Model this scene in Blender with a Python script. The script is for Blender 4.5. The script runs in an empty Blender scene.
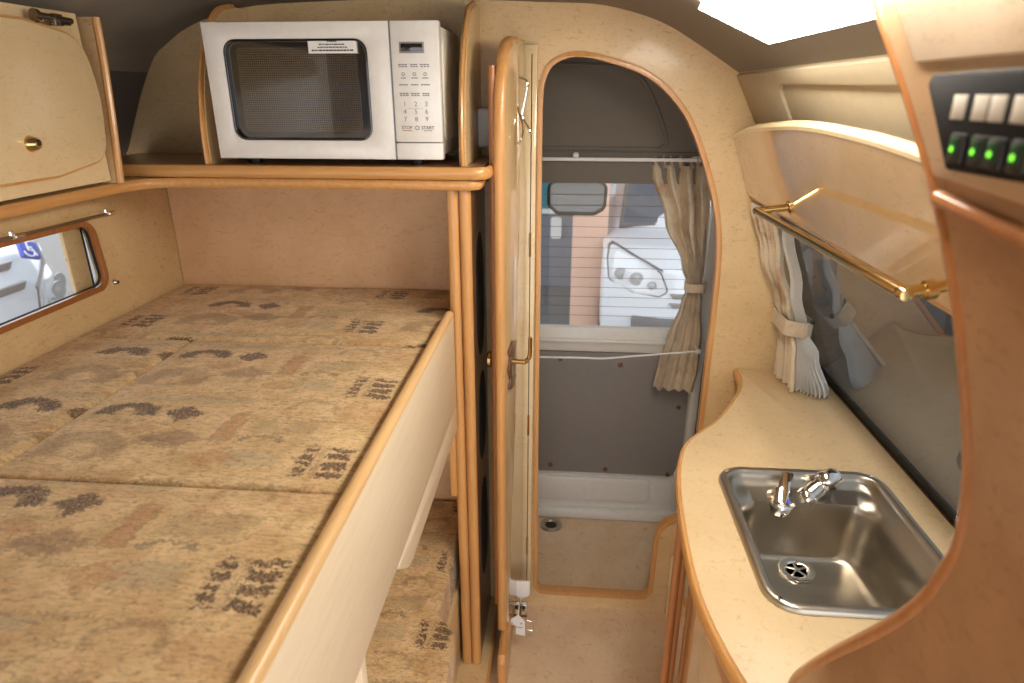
import bpy, bmesh, math, random
from mathutils import Vector, Matrix
from mathutils.geometry import tessellate_polygon
random.seed(7)
SC = bpy.context.scene
COL = SC.collection
PI = math.pi

# ------------------------------------------------------------------ node helpers
class NT:
    def __init__(s, name):
        s.m = bpy.data.materials.new(name); s.m.use_nodes = True
        s.t = s.m.node_tree; s.t.nodes.clear()
        s.out = s.t.nodes.new('ShaderNodeOutputMaterial')
    def n(s, kind, **kw):
        nd = s.t.nodes.new('ShaderNode' + kind)
        for k, v in kw.items(): setattr(nd, k, v)
        return nd
    def link(s, a, b): s.t.links.new(a, b)
    def put(s, v, sock):
        if isinstance(v, bpy.types.NodeSocket): s.t.links.new(v, sock)
        else:
            if isinstance(v, (tuple, list)) and len(v) == 3 and sock.type == 'RGBA': v = (*v, 1)
            sock.default_value = v
    def math(s, op, a, b=None, c=None, clamp=False):
        nd = s.n('Math', operation=op); nd.use_clamp = clamp
        s.put(a, nd.inputs[0])
        if b is not None: s.put(b, nd.inputs[1])
        if c is not None: s.put(c, nd.inputs[2])
        return nd.outputs[0]
    def coords(s):
        return s.n('TexCoord').outputs['Object']
    def mapping(s, vec, scale=(1, 1, 1), loc=(0, 0, 0), rot=(0, 0, 0)):
        nd = s.n('Mapping'); s.put(vec, nd.inputs['Vector'])
        nd.inputs['Scale'].default_value = scale; nd.inputs['Location'].default_value = loc
        nd.inputs['Rotation'].default_value = rot
        return nd.outputs[0]
    def noise(s, vec, scale, detail=2, rough=.5, dist=0):
        nd = s.n('TexNoise'); s.put(vec, nd.inputs['Vector'])
        nd.inputs['Scale'].default_value = scale; nd.inputs['Detail'].default_value = detail
        nd.inputs['Roughness'].default_value = rough; nd.inputs['Distortion'].default_value = dist
        return nd.outputs[0]
    def ramp(s, fac, stops):
        nd = s.n('ValToRGB'); s.put(fac, nd.inputs[0]); e = nd.color_ramp.elements
        e[0].position, e[0].color = stops[0][0], (*stops[0][1], 1)
        e[1].position, e[1].color = stops[-1][0], (*stops[-1][1], 1)
        for p, c in stops[1:-1]:
            k = e.new(p); k.color = (*c, 1)
        return nd.outputs[0]
    def mix(s, fac, a, b, mode='MIX'):
        nd = s.n('MixRGB', blend_type=mode)
        s.put(fac, nd.inputs[0]); s.put(a, nd.inputs[1]); s.put(b, nd.inputs[2])
        return nd.outputs[0]
    def bump(s, h, strength=.1, dist=.01):
        nd = s.n('Bump'); nd.inputs['Strength'].default_value = strength; nd.inputs['Distance'].default_value = dist
        s.put(h, nd.inputs['Height']); return nd.outputs[0]
    def pbsdf(s, color, rough=.5, metal=0, coat=0, coat_rough=.05, normal=None, spec=.5, sheen=0, emit=None, estr=0):
        p = s.n('BsdfPrincipled')
        s.put(color, p.inputs['Base Color']); s.put(rough, p.inputs['Roughness'])
        p.inputs['Metallic'].default_value = metal; p.inputs['Coat Weight'].default_value = coat
        p.inputs['Coat Roughness'].default_value = coat_rough
        p.inputs['Specular IOR Level'].default_value = spec
        p.inputs['Sheen Weight'].default_value = sheen
        if emit: p.inputs['Emission Color'].default_value = (*emit, 1); p.inputs['Emission Strength'].default_value = estr
        if normal is not None: s.link(normal, p.inputs['Normal'])
        s.link(p.outputs[0], s.out.inputs[0]); return s.m

def m_plain(name, c, rough=.5, **k):
    t = NT(name); v = t.noise(t.coords(), 60, 2)
    col = t.mix(1, c, t.ramp(v, [(0.2, (.93, .93, .93)), (.8, (1, 1, 1))]), 'MULTIPLY')
    return t.pbsdf(col, rough, **k)

def m_laminate(name, c0, c1, c2, rough=.3, coat=.3, scale=1.0, coat_rough=.08, bump=.0):
    t = NT(name); co = t.coords()
    big = t.noise(co, 9*scale, 4, .6, .4)
    fine = t.noise(co, 110*scale, 3, .65, .6)
    st = t.noise(t.mapping(co, (1, 1, 2.6), rot=(.3, .5, .2)), 55*scale, 4, .7, 1.2)
    col = t.mix(t.ramp(big, [(.35, (0, 0, 0)), (.65, (1, 1, 1))]), c0, c1)
    fl = t.ramp(st, [(.56, (0, 0, 0)), (.72, (1, 1, 1))])
    col = t.mix(t.math('MULTIPLY', fl, .8), col, c2)
    col = t.mix(t.math('MULTIPLY', t.ramp(fine, [(.58, (0, 0, 0)), (.74, (1, 1, 1))]), .35), col, c2)
    nm = t.bump(st, bump, .003) if bump else None
    return t.pbsdf(col, rough, coat=coat, coat_rough=coat_rough, normal=nm)

def m_wood(name, a, b, axis=1, rough=.32, coat=.25):
    t = NT(name); co = t.coords()
    sc = [46, 46, 46]; sc[axis] = 2.2
    g = t.noise(t.mapping(co, tuple(sc)), 3.0, 5, .6, .3)
    f = t.noise(t.mapping(co, tuple(x*4 for x in sc)), 3.0, 2, .6)
    col = t.mix(t.ramp(g, [(.3, (0, 0, 0)), (.7, (1, 1, 1))]), a, b)
    col = t.mix(t.math('MULTIPLY', t.ramp(f, [(.55, (0, 0, 0)), (.75, (1, 1, 1))]), .25), col, tuple(x*.6 for x in a))
    return t.pbsdf(col, rough, coat=coat, coat_rough=.12)

def m_metal(name, c, rough=.15, brushed=False):
    t = NT(name)
    if brushed:
        co = t.coords(); n = t.noise(t.mapping(co, (6, 160, 160)), 4, 3, .6)
        sm = t.noise(co, 22, 4, .6)
        r = t.math('ADD', t.math('MULTIPLY', sm, .22), rough)
        return t.pbsdf(c, r, metal=1, normal=t.bump(n, .05, .001))
    return t.pbsdf(c, rough, metal=1)

def m_glass(name, tint=(.9, .93, .93), ior=1.5, refl=(1, 1, 1)):
    t = NT(name)
    fr = t.n('Fresnel'); gm = t.n('NewGeometry')
    t.link(t.math('ADD', ior, t.math('MULTIPLY', gm.outputs['Backfacing'], 1/ior-ior)), fr.inputs['IOR'])
    tr = t.n('BsdfTransparent'); tr.inputs[0].default_value = (*tint, 1)
    gl = t.n('BsdfGlossy'); gl.inputs[0].default_value = (*refl, 1); gl.inputs['Roughness'].default_value = .005
    mx = t.n('MixShader'); t.link(fr.outputs[0], mx.inputs[0]); t.link(tr.outputs[0], mx.inputs[1]); t.link(gl.outputs[0], mx.inputs[2])
    t.link(mx.outputs[0], t.out.inputs[0]); return t.m

def m_emit(name, c, strength):
    t = NT(name); e = t.n('Emission'); e.inputs[0].default_value = (*c, 1); e.inputs[1].default_value = strength
    t.link(e.outputs[0], t.out.inputs[0]); return t.m

def m_fabric(name, ox, oy):
    """woven tan cloth with a repeating printed motif (50 x 23.7 cm repeat)"""
    t = NT(name); co = t.coords()
    def jitter(vec, scale, detail, amp):
        wob = t.n('TexNoise'); t.put(co, wob.inputs['Vector']); wob.inputs['Scale'].default_value = scale; wob.inputs['Detail'].default_value = detail
        dv = t.n('VectorMath', operation='SUBTRACT'); t.link(wob.outputs['Color'], dv.inputs[0]); dv.inputs[1].default_value = (.5, .5, .5)
        sc = t.n('VectorMath', operation='SCALE'); t.link(dv.outputs[0], sc.inputs[0]); sc.inputs['Scale'].default_value = amp
        ad = t.n('VectorMath', operation='ADD'); t.link(vec, ad.inputs[0]); t.link(sc.outputs[0], ad.inputs[1]); return ad.outputs[0]
    vec = jitter(jitter(co, 45, 2, .022), 200, 3, .024)
    sp = t.n('SeparateXYZ'); t.link(vec, sp.inputs[0])
    PX, PY = .50, .2365
    u = t.math('SUBTRACT', t.math('FLOORED_MODULO', t.math('SUBTRACT', sp.outputs[0], ox - .075), PX), .075)
    v = t.math('SUBTRACT', t.math('FLOORED_MODULO', t.math('SUBTRACT', sp.outputs[1], oy - .16), PY), .16)
    def box(cx, cy, w, h, soft=.003):
        a = t.math('SUBTRACT', w, t.math('ABSOLUTE', t.math('SUBTRACT', u, cx)))
        b = t.math('SUBTRACT', h, t.math('ABSOLUTE', t.math('SUBTRACT', v, cy)))
        return t.math('DIVIDE', t.math('MINIMUM', a, b), soft, clamp=True)
    def diamond(cx, cy, w, h):
        a = t.math('DIVIDE', t.math('ABSOLUTE', t.math('SUBTRACT', u, cx)), w)
        b = t.math('DIVIDE', t.math('ABSOLUTE', t.math('SUBTRACT', v, cy)), h)
        return t.math('MULTIPLY', t.math('SUBTRACT', 1, t.math('ADD', a, b)), 5, clamp=True)
    def arch(cx, cy, w, h, th=.34):
        a = t.math('DIVIDE', t.math('SUBTRACT', u, cx), w); b = t.math('DIVIDE', t.math('SUBTRACT', v, cy), h)
        d = t.math('SQRT', t.math('ADD', t.math('POWER', a, 2), t.math('POWER', b, 2)))
        ring = t.math('MULTIPLY', t.math('SUBTRACT', th, t.math('ABSOLUTE', t.math('SUBTRACT', d, .78))), 5, clamp=True)
        return t.math('MULTIPLY', ring, t.math('GREATER_THAN', b, -.3))
    def stripes(coord, period, duty):
        return t.math('LESS_THAN', t.math('FLOORED_MODULO', coord, period), period*duty)
    bw = lambda f, lo, hi: t.ramp(f, [(lo, (0, 0, 0)), (hi, (1, 1, 1))])
    fine = t.noise(co, 330, 3, .7, .4)
    clump = t.noise(t.mapping(co, (1, 1.8, 1)), 95, 4, .7, .8)
    area = t.noise(co, 17, 3, .6)
    hatch = t.noise(t.mapping(co, (50, 330, 50)), 1, 4, .75, .5)
    worn = t.math('ADD', t.math('MULTIPLY', bw(fine, .36, .54), .7), .3)
    base = t.mix(bw(area, .35, .62), (.62, .415, .195), (.80, .575, .305))
    base = t.mix(t.math('MULTIPLY', bw(t.noise(co, 11, 3, .6, .8), .52, .66), .55), base, (.66, .39, .20))
    def lay(col, mask, c, k=1.0):
        return t.mix(t.math('MULTIPLY', t.math('MULTIPLY', mask, k), worn), col, c)
    col = base
    olive, rust, grey, dark, brown = (.34, .25, .13), (.50, .235, .10), (.42, .37, .24), (.055, .025, .022), (.20, .105, .06)
    col = lay(col, arch(.0, -.115, .055, .05, .45), brown, .5)
    col = lay(col, diamond(.115, -.075, .06, .03), brown, .6)
    col = lay(col, box(.27, -.03, .05, .022), olive, .45)
    col = lay(col, box(.255, -.115, .04, .022), grey, .5)
    col = lay(col, box(.09, .050, .10, .008), grey, .6)
    col = lay(col, box(.38, .03, .045, .024), rust, .4)
    col = lay(col, diamond(.20, -.12, .04, .028), rust, .6)
    col = lay(col, diamond(.055, -.05, .045, .02), rust, .55)
    col = lay(col, diamond(.10, .075, .05, .02), rust, .35)
    col = lay(col, arch(.10, -.105, .05, .035, .2), brown, .55)
    col = lay(col, arch(.29, .035, .045, .03, .22), brown, .5)
    col = lay(col, box(.188, -.035, .014, .040), rust, .75)
    col = lay(col, t.math('MULTIPLY', t.math('SUBTRACT', box(.188, -.035, .018, .044), box(.188, -.035, .013, .039), clamp=True), 1), brown, .5)
    col = lay(col, arch(.25, -.07, .036, .014, .3), (.16, .13, .09), .75)
    for bx in ((.31, -.008, .05, .0035), (.13, .060, .10, .003), (-.005, -.132, .065, .003), (.40, -.018, .035, .003), (.03, -.030, .06, .003), (.22, .03, .04, .0025), (.30, .062, .07, .003)):
        col = lay(col, box(*bx, soft=.004), brown, .75)
    col = lay(col, arch(0, 0, .045, .030, .46), dark, 1.0)
    col = lay(col, diamond(.095, .002, .034, .030), (.085, .04, .03), 1.0)
    col = lay(col, box(.335, -.115, .017, .042), (.62, .42, .22), .6)
    col = lay(col, t.math('MULTIPLY', box(.333, -.115, .011, .040), stripes(v, .016, .68)), dark, 1.0)
    col = lay(col, t.math('MULTIPLY', box(.376, -.118, .020, .040), stripes(v, .022, .72)), dark, 1.0)
    col = lay(col, box(.353, -.115, .003, .040), dark, .7)
    # woven flecks all over the cloth
    col = t.mix(t.math('MULTIPLY', bw(clump, .50, .68), .60), col, (.19, .10, .05))
    col = t.mix(t.math('MULTIPLY', bw(hatch, .50, .68), .50), col, (.20, .11, .055))
    col = t.mix(t.math('MULTIPLY', bw(fine, .55, .72), .35), col, (.86, .64, .36))
    return t.pbsdf(col, .95, sheen=.15, spec=.12, normal=t.bump(t.math('ADD', fine, clump), .45, .003))

M = {}
M['lam'] = m_laminate('laminate_beige', (.72, .52, .28), (.66, .46, .23), (.42, .25, .10), rough=.38, coat=.12)
M['lam_pale'] = m_laminate('laminate_pale', (.80, .63, .38), (.76, .58, .33), (.63, .45, .23), rough=.22, coat=.6)
M['flap'] = m_laminate('flap_laminate', (.60, .47, .35), (.56, .43, .31), (.46, .33, .22), rough=.2, coat=.6)
M['lam_dark'] = m_laminate('laminate_dark', (.20, .095, .04), (.15, .07, .03), (.09, .04, .02), rough=.35, coat=.2)
M['lam_tan'] = m_laminate('laminate_tan', (.56, .36, .20), (.50, .31, .165), (.36, .20, .09), rough=.3, coat=.3)
M['lam_wall'] = m_laminate('laminate_wallpaper', (.78, .51, .29), (.70, .44, .23), (.52, .30, .14), rough=.5, coat=0, scale=.8, bump=.35)
M['lam_brown'] = m_laminate('laminate_brown', (.40, .205, .095), (.31, .15, .065), (.20, .09, .04), rough=.3, coat=.3)
M['counter'] = m_laminate('laminate_counter', (.70, .525, .30), (.66, .48, .265), (.50, .33, .15), rough=.42, coat=.12, coat_rough=.2)
M['gloss'] = m_laminate('laminate_gloss', (.66, .45, .23), (.60, .40, .19), (.50, .32, .14), rough=.12, coat=1.0, coat_rough=.02)
M['board'] = m_wood('bunk_board_laminate', (.74, .60, .41), (.80, .67, .48), axis=1, rough=.35, coat=.15)
M['lino'] = m_laminate('linoleum', (.72, .51, .32), (.79, .60, .40), (.52, .32, .18), rough=.4, coat=.1, scale=.9)
M['wood'] = m_wood('beech_trim', (.56, .27, .085), (.68, .36, .125), axis=1)
M['woodx'] = m_wood('beech_trim_x', (.56, .27, .085), (.68, .36, .125), axis=0)
M['woodz'] = m_wood('beech_trim_z', (.56, .27, .085), (.68, .36, .125), axis=2)
M['woodpale'] = m_wood('pale_trim', (.66, .40, .17), (.74, .48, .22), axis=1, coat=.1)
M['woodr'] = m_wood('beech_trim_dark', (.33, .115, .03), (.42, .16, .045), axis=2, coat=.5)
M['headliner'] = m_plain('headliner_fabric', (.27, .235, .195), .9, spec=.2)
M['headpale'] = m_plain('side_lining', (.48, .40, .27), .8, spec=.2)
M['greypl'] = m_plain('grey_plastic', (.105, .095, .095), .55)
M['hatchgrey'] = m_plain('hatch_lining', (.20, .175, .145), .85, spec=.2)
M['hatchpanel'] = m_plain('hatch_panel', (.27, .245, .225), .7, spec=.3)
M['white'] = m_plain('white_paint', (.80, .78, .73), .35, coat=.3)
M['mw'] = m_plain('microwave_white', (.84, .82, .79), .28, coat=.3)
M['mwside'] = m_plain('microwave_cream', (.80, .75, .64), .35)
M['whitepl'] = m_plain('white_plastic', (.85, .83, .80), .4)
M['paper'] = m_plain('paper', (.88, .87, .85), .7)
M['ink'] = m_plain('ink', (.05, .05, .06), .6)
M['inkgrey'] = m_plain('ink_grey', (.28, .27, .28), .6)
M['inkred'] = m_plain('ink_red', (.5, .16, .08), .6)
M['black'] = m_plain('black_plastic', (.018, .017, .017), .35)
M['mattblack'] = m_plain('matt_black', (.010, .009, .009), .6, spec=.2)
M['blackgl'] = m_plain('black_gloss', (.012, .010, .009), .06, coat=1.0)
M['rubber'] = m_plain('black_rubber', (.02, .02, .02), .7)
M['dark'] = m_plain('dark_gap', (.035, .022, .014), .8)
M['chrome'] = m_metal('chrome', (.86, .84, .80), .06)
M['steel'] = m_metal('brushed_steel', (.47, .42, .345), .22, True)
M['darkmetal'] = m_metal('dark_metal', (.22, .18, .13), .25)
M['brass'] = m_metal('brass', (.66, .46, .19), .14)
M['bronze'] = m_plain('antique_brown', (.16, .065, .03), .35, coat=.3)
M['glass'] = m_glass('window_glass', (.93, .95, .95), 1.45)
M['tint'] = m_glass('tinted_glass', (.40, .42, .43), 1.95)
M['lampglow'] = m_emit('lamp_diffuser', (1.0, .93, .82), 19)
M['led'] = m_emit('led_green', (.20, .8, .05), 1.4)
M['ledbase'] = m_plain('led_green_lens', (.004, .045, .008), .3)
M['label'] = m_plain('switch_label', (.52, .46, .38), .6)
M['carwhite'] = m_plain('car_white', (.86, .87, .90), .15, coat=1.0)
M['carglass'] = m_plain('car_glass', (.16, .17, .19), .05, coat=1.0)
M['bumpergrey'] = m_plain('grille_grey', (.34, .30, .27), .5)
M['reflector'] = m_plain('lamp_reflector', (.50, .49, .48), .12, coat=1.0)
M['lens'] = m_plain('headlight_lens', (.70, .70, .71), .08, coat=1.0)
M['cargrey'] = m_plain('car_grille', (.20, .18, .17), .4)
M['salmon'] = m_plain('salmon_render', (.78, .50, .38), .85)
M['teal'] = m_plain('teal_paint', (.06, .25, .31), .6)
M['shed'] = m_plain('grey_shutter', (.24, .25, .29), .7)
M['asphalt'] = m_plain('asphalt', (.20, .19, .18), .9)
M['roadpaint'] = m_plain('road_paint', (.85, .85, .83), .8)
M['signblue'] = m_plain('sign_blue', (.10, .13, .55), .5)
def m_curtain(name, a, b, c):
    t = NT(name); co = t.coords()
    n = t.noise(co, 14, 4, .6, .8); f = t.noise(t.mapping(co, (40, 40, 320)), 2, 3, .6)
    col = t.mix(t.ramp(n, [(.42, (0, 0, 0)), (.62, (1, 1, 1))]), a, b)
    col = t.mix(t.ramp(n, [(.60, (0, 0, 0)), (.68, (1, 1, 1))]), col, c)
    col = t.mix(.25, col, t.ramp(f, [(.3, (.6, .6, .6)), (.7, (1.1, 1.1, 1.1))]), 'MULTIPLY')
    return t.pbsdf(col, .75, sheen=.2, spec=.3)
M['curtain'] = m_curtain('curtain_print', (.66, .54, .38), (.54, .44, .31), (.52, .31, .17))
M['lining'] = m_curtain('curtain_lining', (.78, .75, .70), (.74, .71, .66), (.76, .72, .66))

# ------------------------------------------------------------------ geometry helpers
def rnd(poly, r, seg=6):
    """round the corners of a 2D polygon; r is a number or list"""
    out = []; n = len(poly)
    for i in range(n):
        p = Vector(poly[i]); a = Vector(poly[i-1]); b = Vector(poly[(i+1) % n])
        ri = r[i] if isinstance(r, (list, tuple)) else r
        if ri <= 0: out.append(tuple(p)); continue
        da, db = (a-p), (b-p); la, lb = da.length, db.length
        da.normalize(); db.normalize()
        ang = math.acos(max(-1, min(1, da.dot(db))))
        if ang > PI-.02: out.append(tuple(p)); continue
        d = min(ri/math.tan(ang/2), la*.49, lb*.49); rr = d*math.tan(ang/2)
        s, e = p+da*d, p+db*d
        c = p+(da+db).normalized()*(rr/math.sin(ang/2))
        a0 = math.atan2(s.y-c.y, s.x-c.x); a1 = math.atan2(e.y-c.y, e.x-c.x)
        dd = (a1-a0+PI) % (2*PI)-PI
        for k in range(seg+1):
            t = a0+dd*k/seg; out.append((c.x+rr*math.cos(t), c.y+rr*math.sin(t)))
    return out
def rect(x0, x1, y0, y1): return [(x0, y0), (x1, y0), (x1, y1), (x0, y1)]
def crom(pts, sub=6, closed=False):
    P = [Vector(p) for p in pts]; n = len(P); out = []
    rng = range(n if closed else n-1)
    for i in rng:
        p1, p2 = P[i], P[(i+1) % n]
        p0 = P[i-1] if (closed or i > 0) else p1*2-p2
        p3 = P[(i+2) % n] if (closed or i < n-2) else p2*2-p1
        for k in range(sub):
            t = k/sub
            out.append(tuple(.5*((2*p1)+(p2-p0)*t+(2*p0-5*p1+4*p2-p3)*t*t+(3*p1-p0-3*p2+p3)*t**3)))
    if not closed: out.append(tuple(P[-1]))
    return out
def area2(p): return sum(p[i-1][0]*p[i][1]-p[i][0]*p[i-1][1] for i in range(len(p)))/2
def offset(poly, d):
    """positive d grows the polygon"""
    s = 1 if area2(poly) > 0 else -1; out = []; n = len(poly)
    for i in range(n):
        a, p, b = Vector(poly[i-1]), Vector(poly[i]), Vector(poly[(i+1) % n])
        e1, e2 = (p-a), (b-p)
        if e1.length < 1e-7: e1 = e2
        if e2.length < 1e-7: e2 = e1
        e1.normalize(); e2.normalize()
        n1, n2 = Vector((e1.y, -e1.x)), Vector((e2.y, -e2.x))
        m = (n1+n2)
        if m.length < 1e-6: m = n1
        m.normalize(); k = max(.4, m.dot(n1))
        q = p+m*(s*d/k); out.append((q.x, q.y))
    return out
AX = {'X': lambda a, b, h: (h, a, b), 'Y': lambda a, b, h: (a, h, b), 'Z': lambda a, b, h: (a, b, h)}

class B:
    """collects shapes into one mesh"""
    def __init__(s): s.bm = bmesh.new()
    def add(s, tmp):
        me = bpy.data.meshes.new('t'); tmp.to_mesh(me); tmp.free(); s.bm.from_mesh(me); bpy.data.meshes.remove(me); return s
    def box(s, x0, x1, y0, y1, z0, z1, bev=0, seg=2, mat=None):
        t = bmesh.new(); bmesh.ops.create_cube(t, size=1)
        for v in t.verts: v.co = Vector(((x0+x1)/2+v.co.x*(x1-x0), (y0+y1)/2+v.co.y*(y1-y0), (z0+z1)/2+v.co.z*(z1-z0)))
        if bev: bmesh.ops.bevel(t, geom=list(t.edges), offset=bev, segments=seg, profile=.5, affect='EDGES')
        if mat: bmesh.ops.transform(t, matrix=mat, verts=t.verts)
        return s.add(t)
    def prism(s, loops, ax, a, b, bev=0, seg=2, mat=None):
        if not isinstance(loops[0][0], (tuple, list, Vector)): loops = [loops]
        t = bmesh.new(); f = AX[ax]
        flat = [p for l in loops for p in l]
        A = [t.verts.new(f(p[0], p[1], a)) for p in flat]; C = [t.verts.new(f(p[0], p[1], b)) for p in flat]
        if len(loops) == 1:
            t.faces.new(A); t.faces.new(list(reversed(C)))
        else:
            for tri in tessellate_polygon([[Vector((p[0], p[1], 0)) for p in l] for l in loops]):
                try: t.faces.new([A[i] for i in tri]); t.faces.new([C[i] for i in reversed(tri)])
                except ValueError: pass
        k = 0; rim = []
        for l in loops:
            n = len(l)
            for i in range(n):
                j = (i+1) % n
                fc = t.faces.new((A[k+i], A[k+j], C[k+j], C[k+i])); rim.append(fc)
            k += n
        bmesh.ops.recalc_face_normals(t, faces=t.faces)
        if bev:
            ed = [e for e in t.edges if len(e.link_faces) == 2 and e.calc_face_angle(0) > .9 and abs(f(*[0, 0, 1])[0]*(e.verts[0].co-e.verts[1].co).x+f(0, 0, 1)[1]*(e.verts[0].co-e.verts[1].co).y+f(0, 0, 1)[2]*(e.verts[0].co-e.verts[1].co).z) < 1e-6]
            bmesh.ops.bevel(t, geom=ed, offset=bev, segments=seg, profile=.5, affect='EDGES', clamp_overlap=True)
        if mat: bmesh.ops.transform(t, matrix=mat, verts=t.verts)
        return s.add(t)
    def tube(s, path, r, n=10, closed=False, caps=True, sx=1, sy=1):
        t = bmesh.new(); P = [Vector(p) for p in path]; N = len(P); rings = []; up = None
        for i in range(N):
            a = P[i-1] if (closed or i > 0) else P[i]; b = P[(i+1) % N] if (closed or i < N-1) else P[i]
            d = (b-a).normalized()
            if up is None:
                up = Vector((0, 0, 1)) if abs(d.z) < .9 else Vector((1, 0, 0))
            up = (up-d*up.dot(d)).normalized(); sd = d.cross(up)
            ri = r[i] if isinstance(r, (list, tuple)) else r
            rings.append([t.verts.new(P[i]+up*(math.sin(2*PI*k/n)*ri*sy)+sd*(math.cos(2*PI*k/n)*ri*sx)) for k in range(n)])
        for i in range(N if closed else N-1):
            A, C = rings[i], rings[(i+1) % N]
            for k in range(n): t.faces.new((A[k], A[(k+1) % n], C[(k+1) % n], C[k]))
        if caps and not closed: t.faces.new(rings[0]); t.faces.new(list(reversed(rings[-1])))
        bmesh.ops.recalc_face_normals(t, faces=t.faces)
        return s.add(t)
    def lathe(s, prof, loc=(0, 0, 0), axis=(0, 0, 1), n=24):
        """prof: (radius, height) along the axis"""
        t = bmesh.new(); q = Vector((0, 0, 1)).rotation_difference(Vector(axis).normalized()).to_matrix().to_4x4()
        rings = []
        for r, h in prof:
            if r < 1e-6: rings.append([t.verts.new((0, 0, h))])
            else: rings.append([t.verts.new((r*math.cos(2*PI*k/n), r*math.sin(2*PI*k/n), h)) for k in range(n)])
        for A, C in zip(rings, rings[1:]):
            for k in range(n):
                a = [A[k % len(A)], A[(k+1) % len(A)], C[(k+1) % len(C)], C[k % len(C)]]
                a = list(dict.fromkeys(a))
                if len(a) > 2: t.faces.new(a)
        for R in (rings[0], rings[-1]):
            if len(R) > 2: t.faces.new(R)
        bmesh.ops.recalc_face_normals(t, faces=t.faces)
        bmesh.ops.transform(t, matrix=Matrix.Translation(Vector(loc)) @ q, verts=t.verts)
        return s.add(t)
    def loft(s, rings, closed=True, caps=True):
        t = bmesh.new(); R = [[t.verts.new(p) for p in r] for r in rings]; n = len(R[0])
        for A, C in zip(R, R[1:]):
            for k in range(n if closed else n-1):
                t.faces.new((A[k], A[(k+1) % n], C[(k+1) % n], C[k]))
        if caps and closed: t.faces.new(R[0]); t.faces.new(list(reversed(R[-1])))
        if closed: bmesh.ops.recalc_face_normals(t, faces=t.faces)
        return s.add(t)
    def xf(s, mat): bmesh.ops.transform(s.bm, matrix=mat, verts=s.bm.verts); return s
    def obj(s, name, m, parent=None, smooth=35):
        me = bpy.data.meshes.new(name); s.bm.to_mesh(me); s.bm.free()
        for p in me.polygons: p.use_smooth = True
        if smooth: me.set_sharp_from_angle(angle=math.radians(smooth))
        for k in (m if isinstance(m, list) else [m]): me.materials.append(M[k] if isinstance(k, str) else k)
        o = bpy.data.objects.new(name, me); COL.objects.link(o)
        if parent is not None:
            o.parent = parent
            w = Vector((0, 0, 0)); p = parent
            while p is not None: w += p.location; p = p.parent
            o.location = -w
        return o

def tag(o, label=None, cat=None, group=None, kind=None):
    if label: o['label'] = label
    if cat: o['category'] = cat
    if group: o['group'] = group
    if kind: o['kind'] = kind
    return o
def thing(name, label, cat, loc, group=None, kind=None):
    o = bpy.data.objects.new(name, None); COL.objects.link(o); o.location = loc; o.empty_display_size = .05
    return tag(o, label, cat, group, kind)
def text(b, body, size, mat, align='CENTER', ext=.0):
    cu = bpy.data.curves.new('t', 'FONT'); cu.body = body; cu.size = size; cu.align_x = align; cu.align_y = 'CENTER'; cu.extrude = ext
    cu.resolution_u = 3
    o = bpy.data.objects.new('t', cu); COL.objects.link(o); bpy.context.view_layer.update()
    me = bpy.data.meshes.new_from_object(o.evaluated_get(bpy.context.evaluated_depsgraph_get()))
    me.transform(mat); b.bm.from_mesh(me); bpy.data.objects.remove(o); bpy.data.meshes.remove(me); bpy.data.curves.remove(cu)
    return b
RX90 = Matrix.Rotation(PI/2, 4, 'X')
FZ = -.015           # cabin floor level
YB = 1.60            # face of the rear partition

# ------------------------------------------------------------------ the setting
B().box(-1.05, .75, -1.2, YB+.02, FZ-.03, FZ).obj('floor', 'lino')
tag(bpy.data.objects['floor'], 'speckled beige vinyl cabin floor in the narrow aisle', 'floor', kind='structure')
fs = tag(B().box(-.30, .62, YB+.018, 2.12, -.045, 0.0).obj('floor', 'lino'), 'speckled beige washroom floor behind the partition opening', 'floor', kind='structure')

# ceiling lining, swept along the van
def cap_profile(prof, th):
    return prof + [(p[0]+(0 if abs(p[0]+.3) < .4 else (th if p[0] > 0 else -th)), p[1]+th) for p in reversed(prof)]
ceil_p = crom([(-1.005, 1.515), (-.97, 1.56), (-.885, 1.612), (-.757, 1.650), (-.55, 1.662), (-.3, 1.664), (-.05, 1.655), (.07, 1.648), (.19, 1.616), (.283, 1.567), (.372, 1.512)], 4)
ceil = B().prism(cap_profile(ceil_p, .02), 'Y', -1.2, 2.3).obj('ceiling', 'headliner')
tag(ceil, 'grey brown fabric headlining curving down at both sides', 'ceiling', kind='structure')
# lower left quarter lining (dark plastic)
pil = tag(B().prism([(-1.16, 1.27), (-1.095, 1.335), (-1.035, 1.462), (-1.005, 1.515), (-1.03, 1.53), (-1.06, 1.47), (-1.12, 1.34), (-1.18, 1.27)], 'Y', -1.2, 2.2).obj('trim_1', 'greypl'),
          'dark grey plastic quarter trim between the locker and the rear partition', 'trim', kind='structure')
# left wall with window
lw_open = rnd([(.30, 1.071), (1.312, 1.071), (1.300, 1.214), (.30, 1.226)], [.02, .028, .035, .02])
wl = B().prism([rect(-1.2, YB, FZ, 1.30), lw_open], 'X', -1.03, -1.01).obj('wall_left', 'lam')
tag(wl, 'beige laminate wall beside the bunk with a low window', 'wall', kind='structure')
win = thing('window_1', 'low side window in the beige wall above the bunk', 'window', (-1.01, .8, 1.08), kind='structure')
B().prism([offset(lw_open, .006), offset(lw_open, -.006)], 'X', -1.014, -1.003, .003).obj('frame', 'woodr', win)
B().prism(offset(lw_open, -.001), 'X', -1.024, -1.020).obj('pane', 'glass', win)
B().prism([offset(lw_open, -.001), offset(lw_open, -.007)], 'X', -1.0195, -1.014).obj('seal', 'rubber', win)
B().box(-1.036, -1.027, 1.240, 1.292, 1.00, 1.26, .002).obj('mullion', 'lam', win)
B().box(-1.038, -1.026, 1.2925, 1.2955, 1.00, 1.26).obj('mullion_seal', 'rubber', win)

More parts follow.
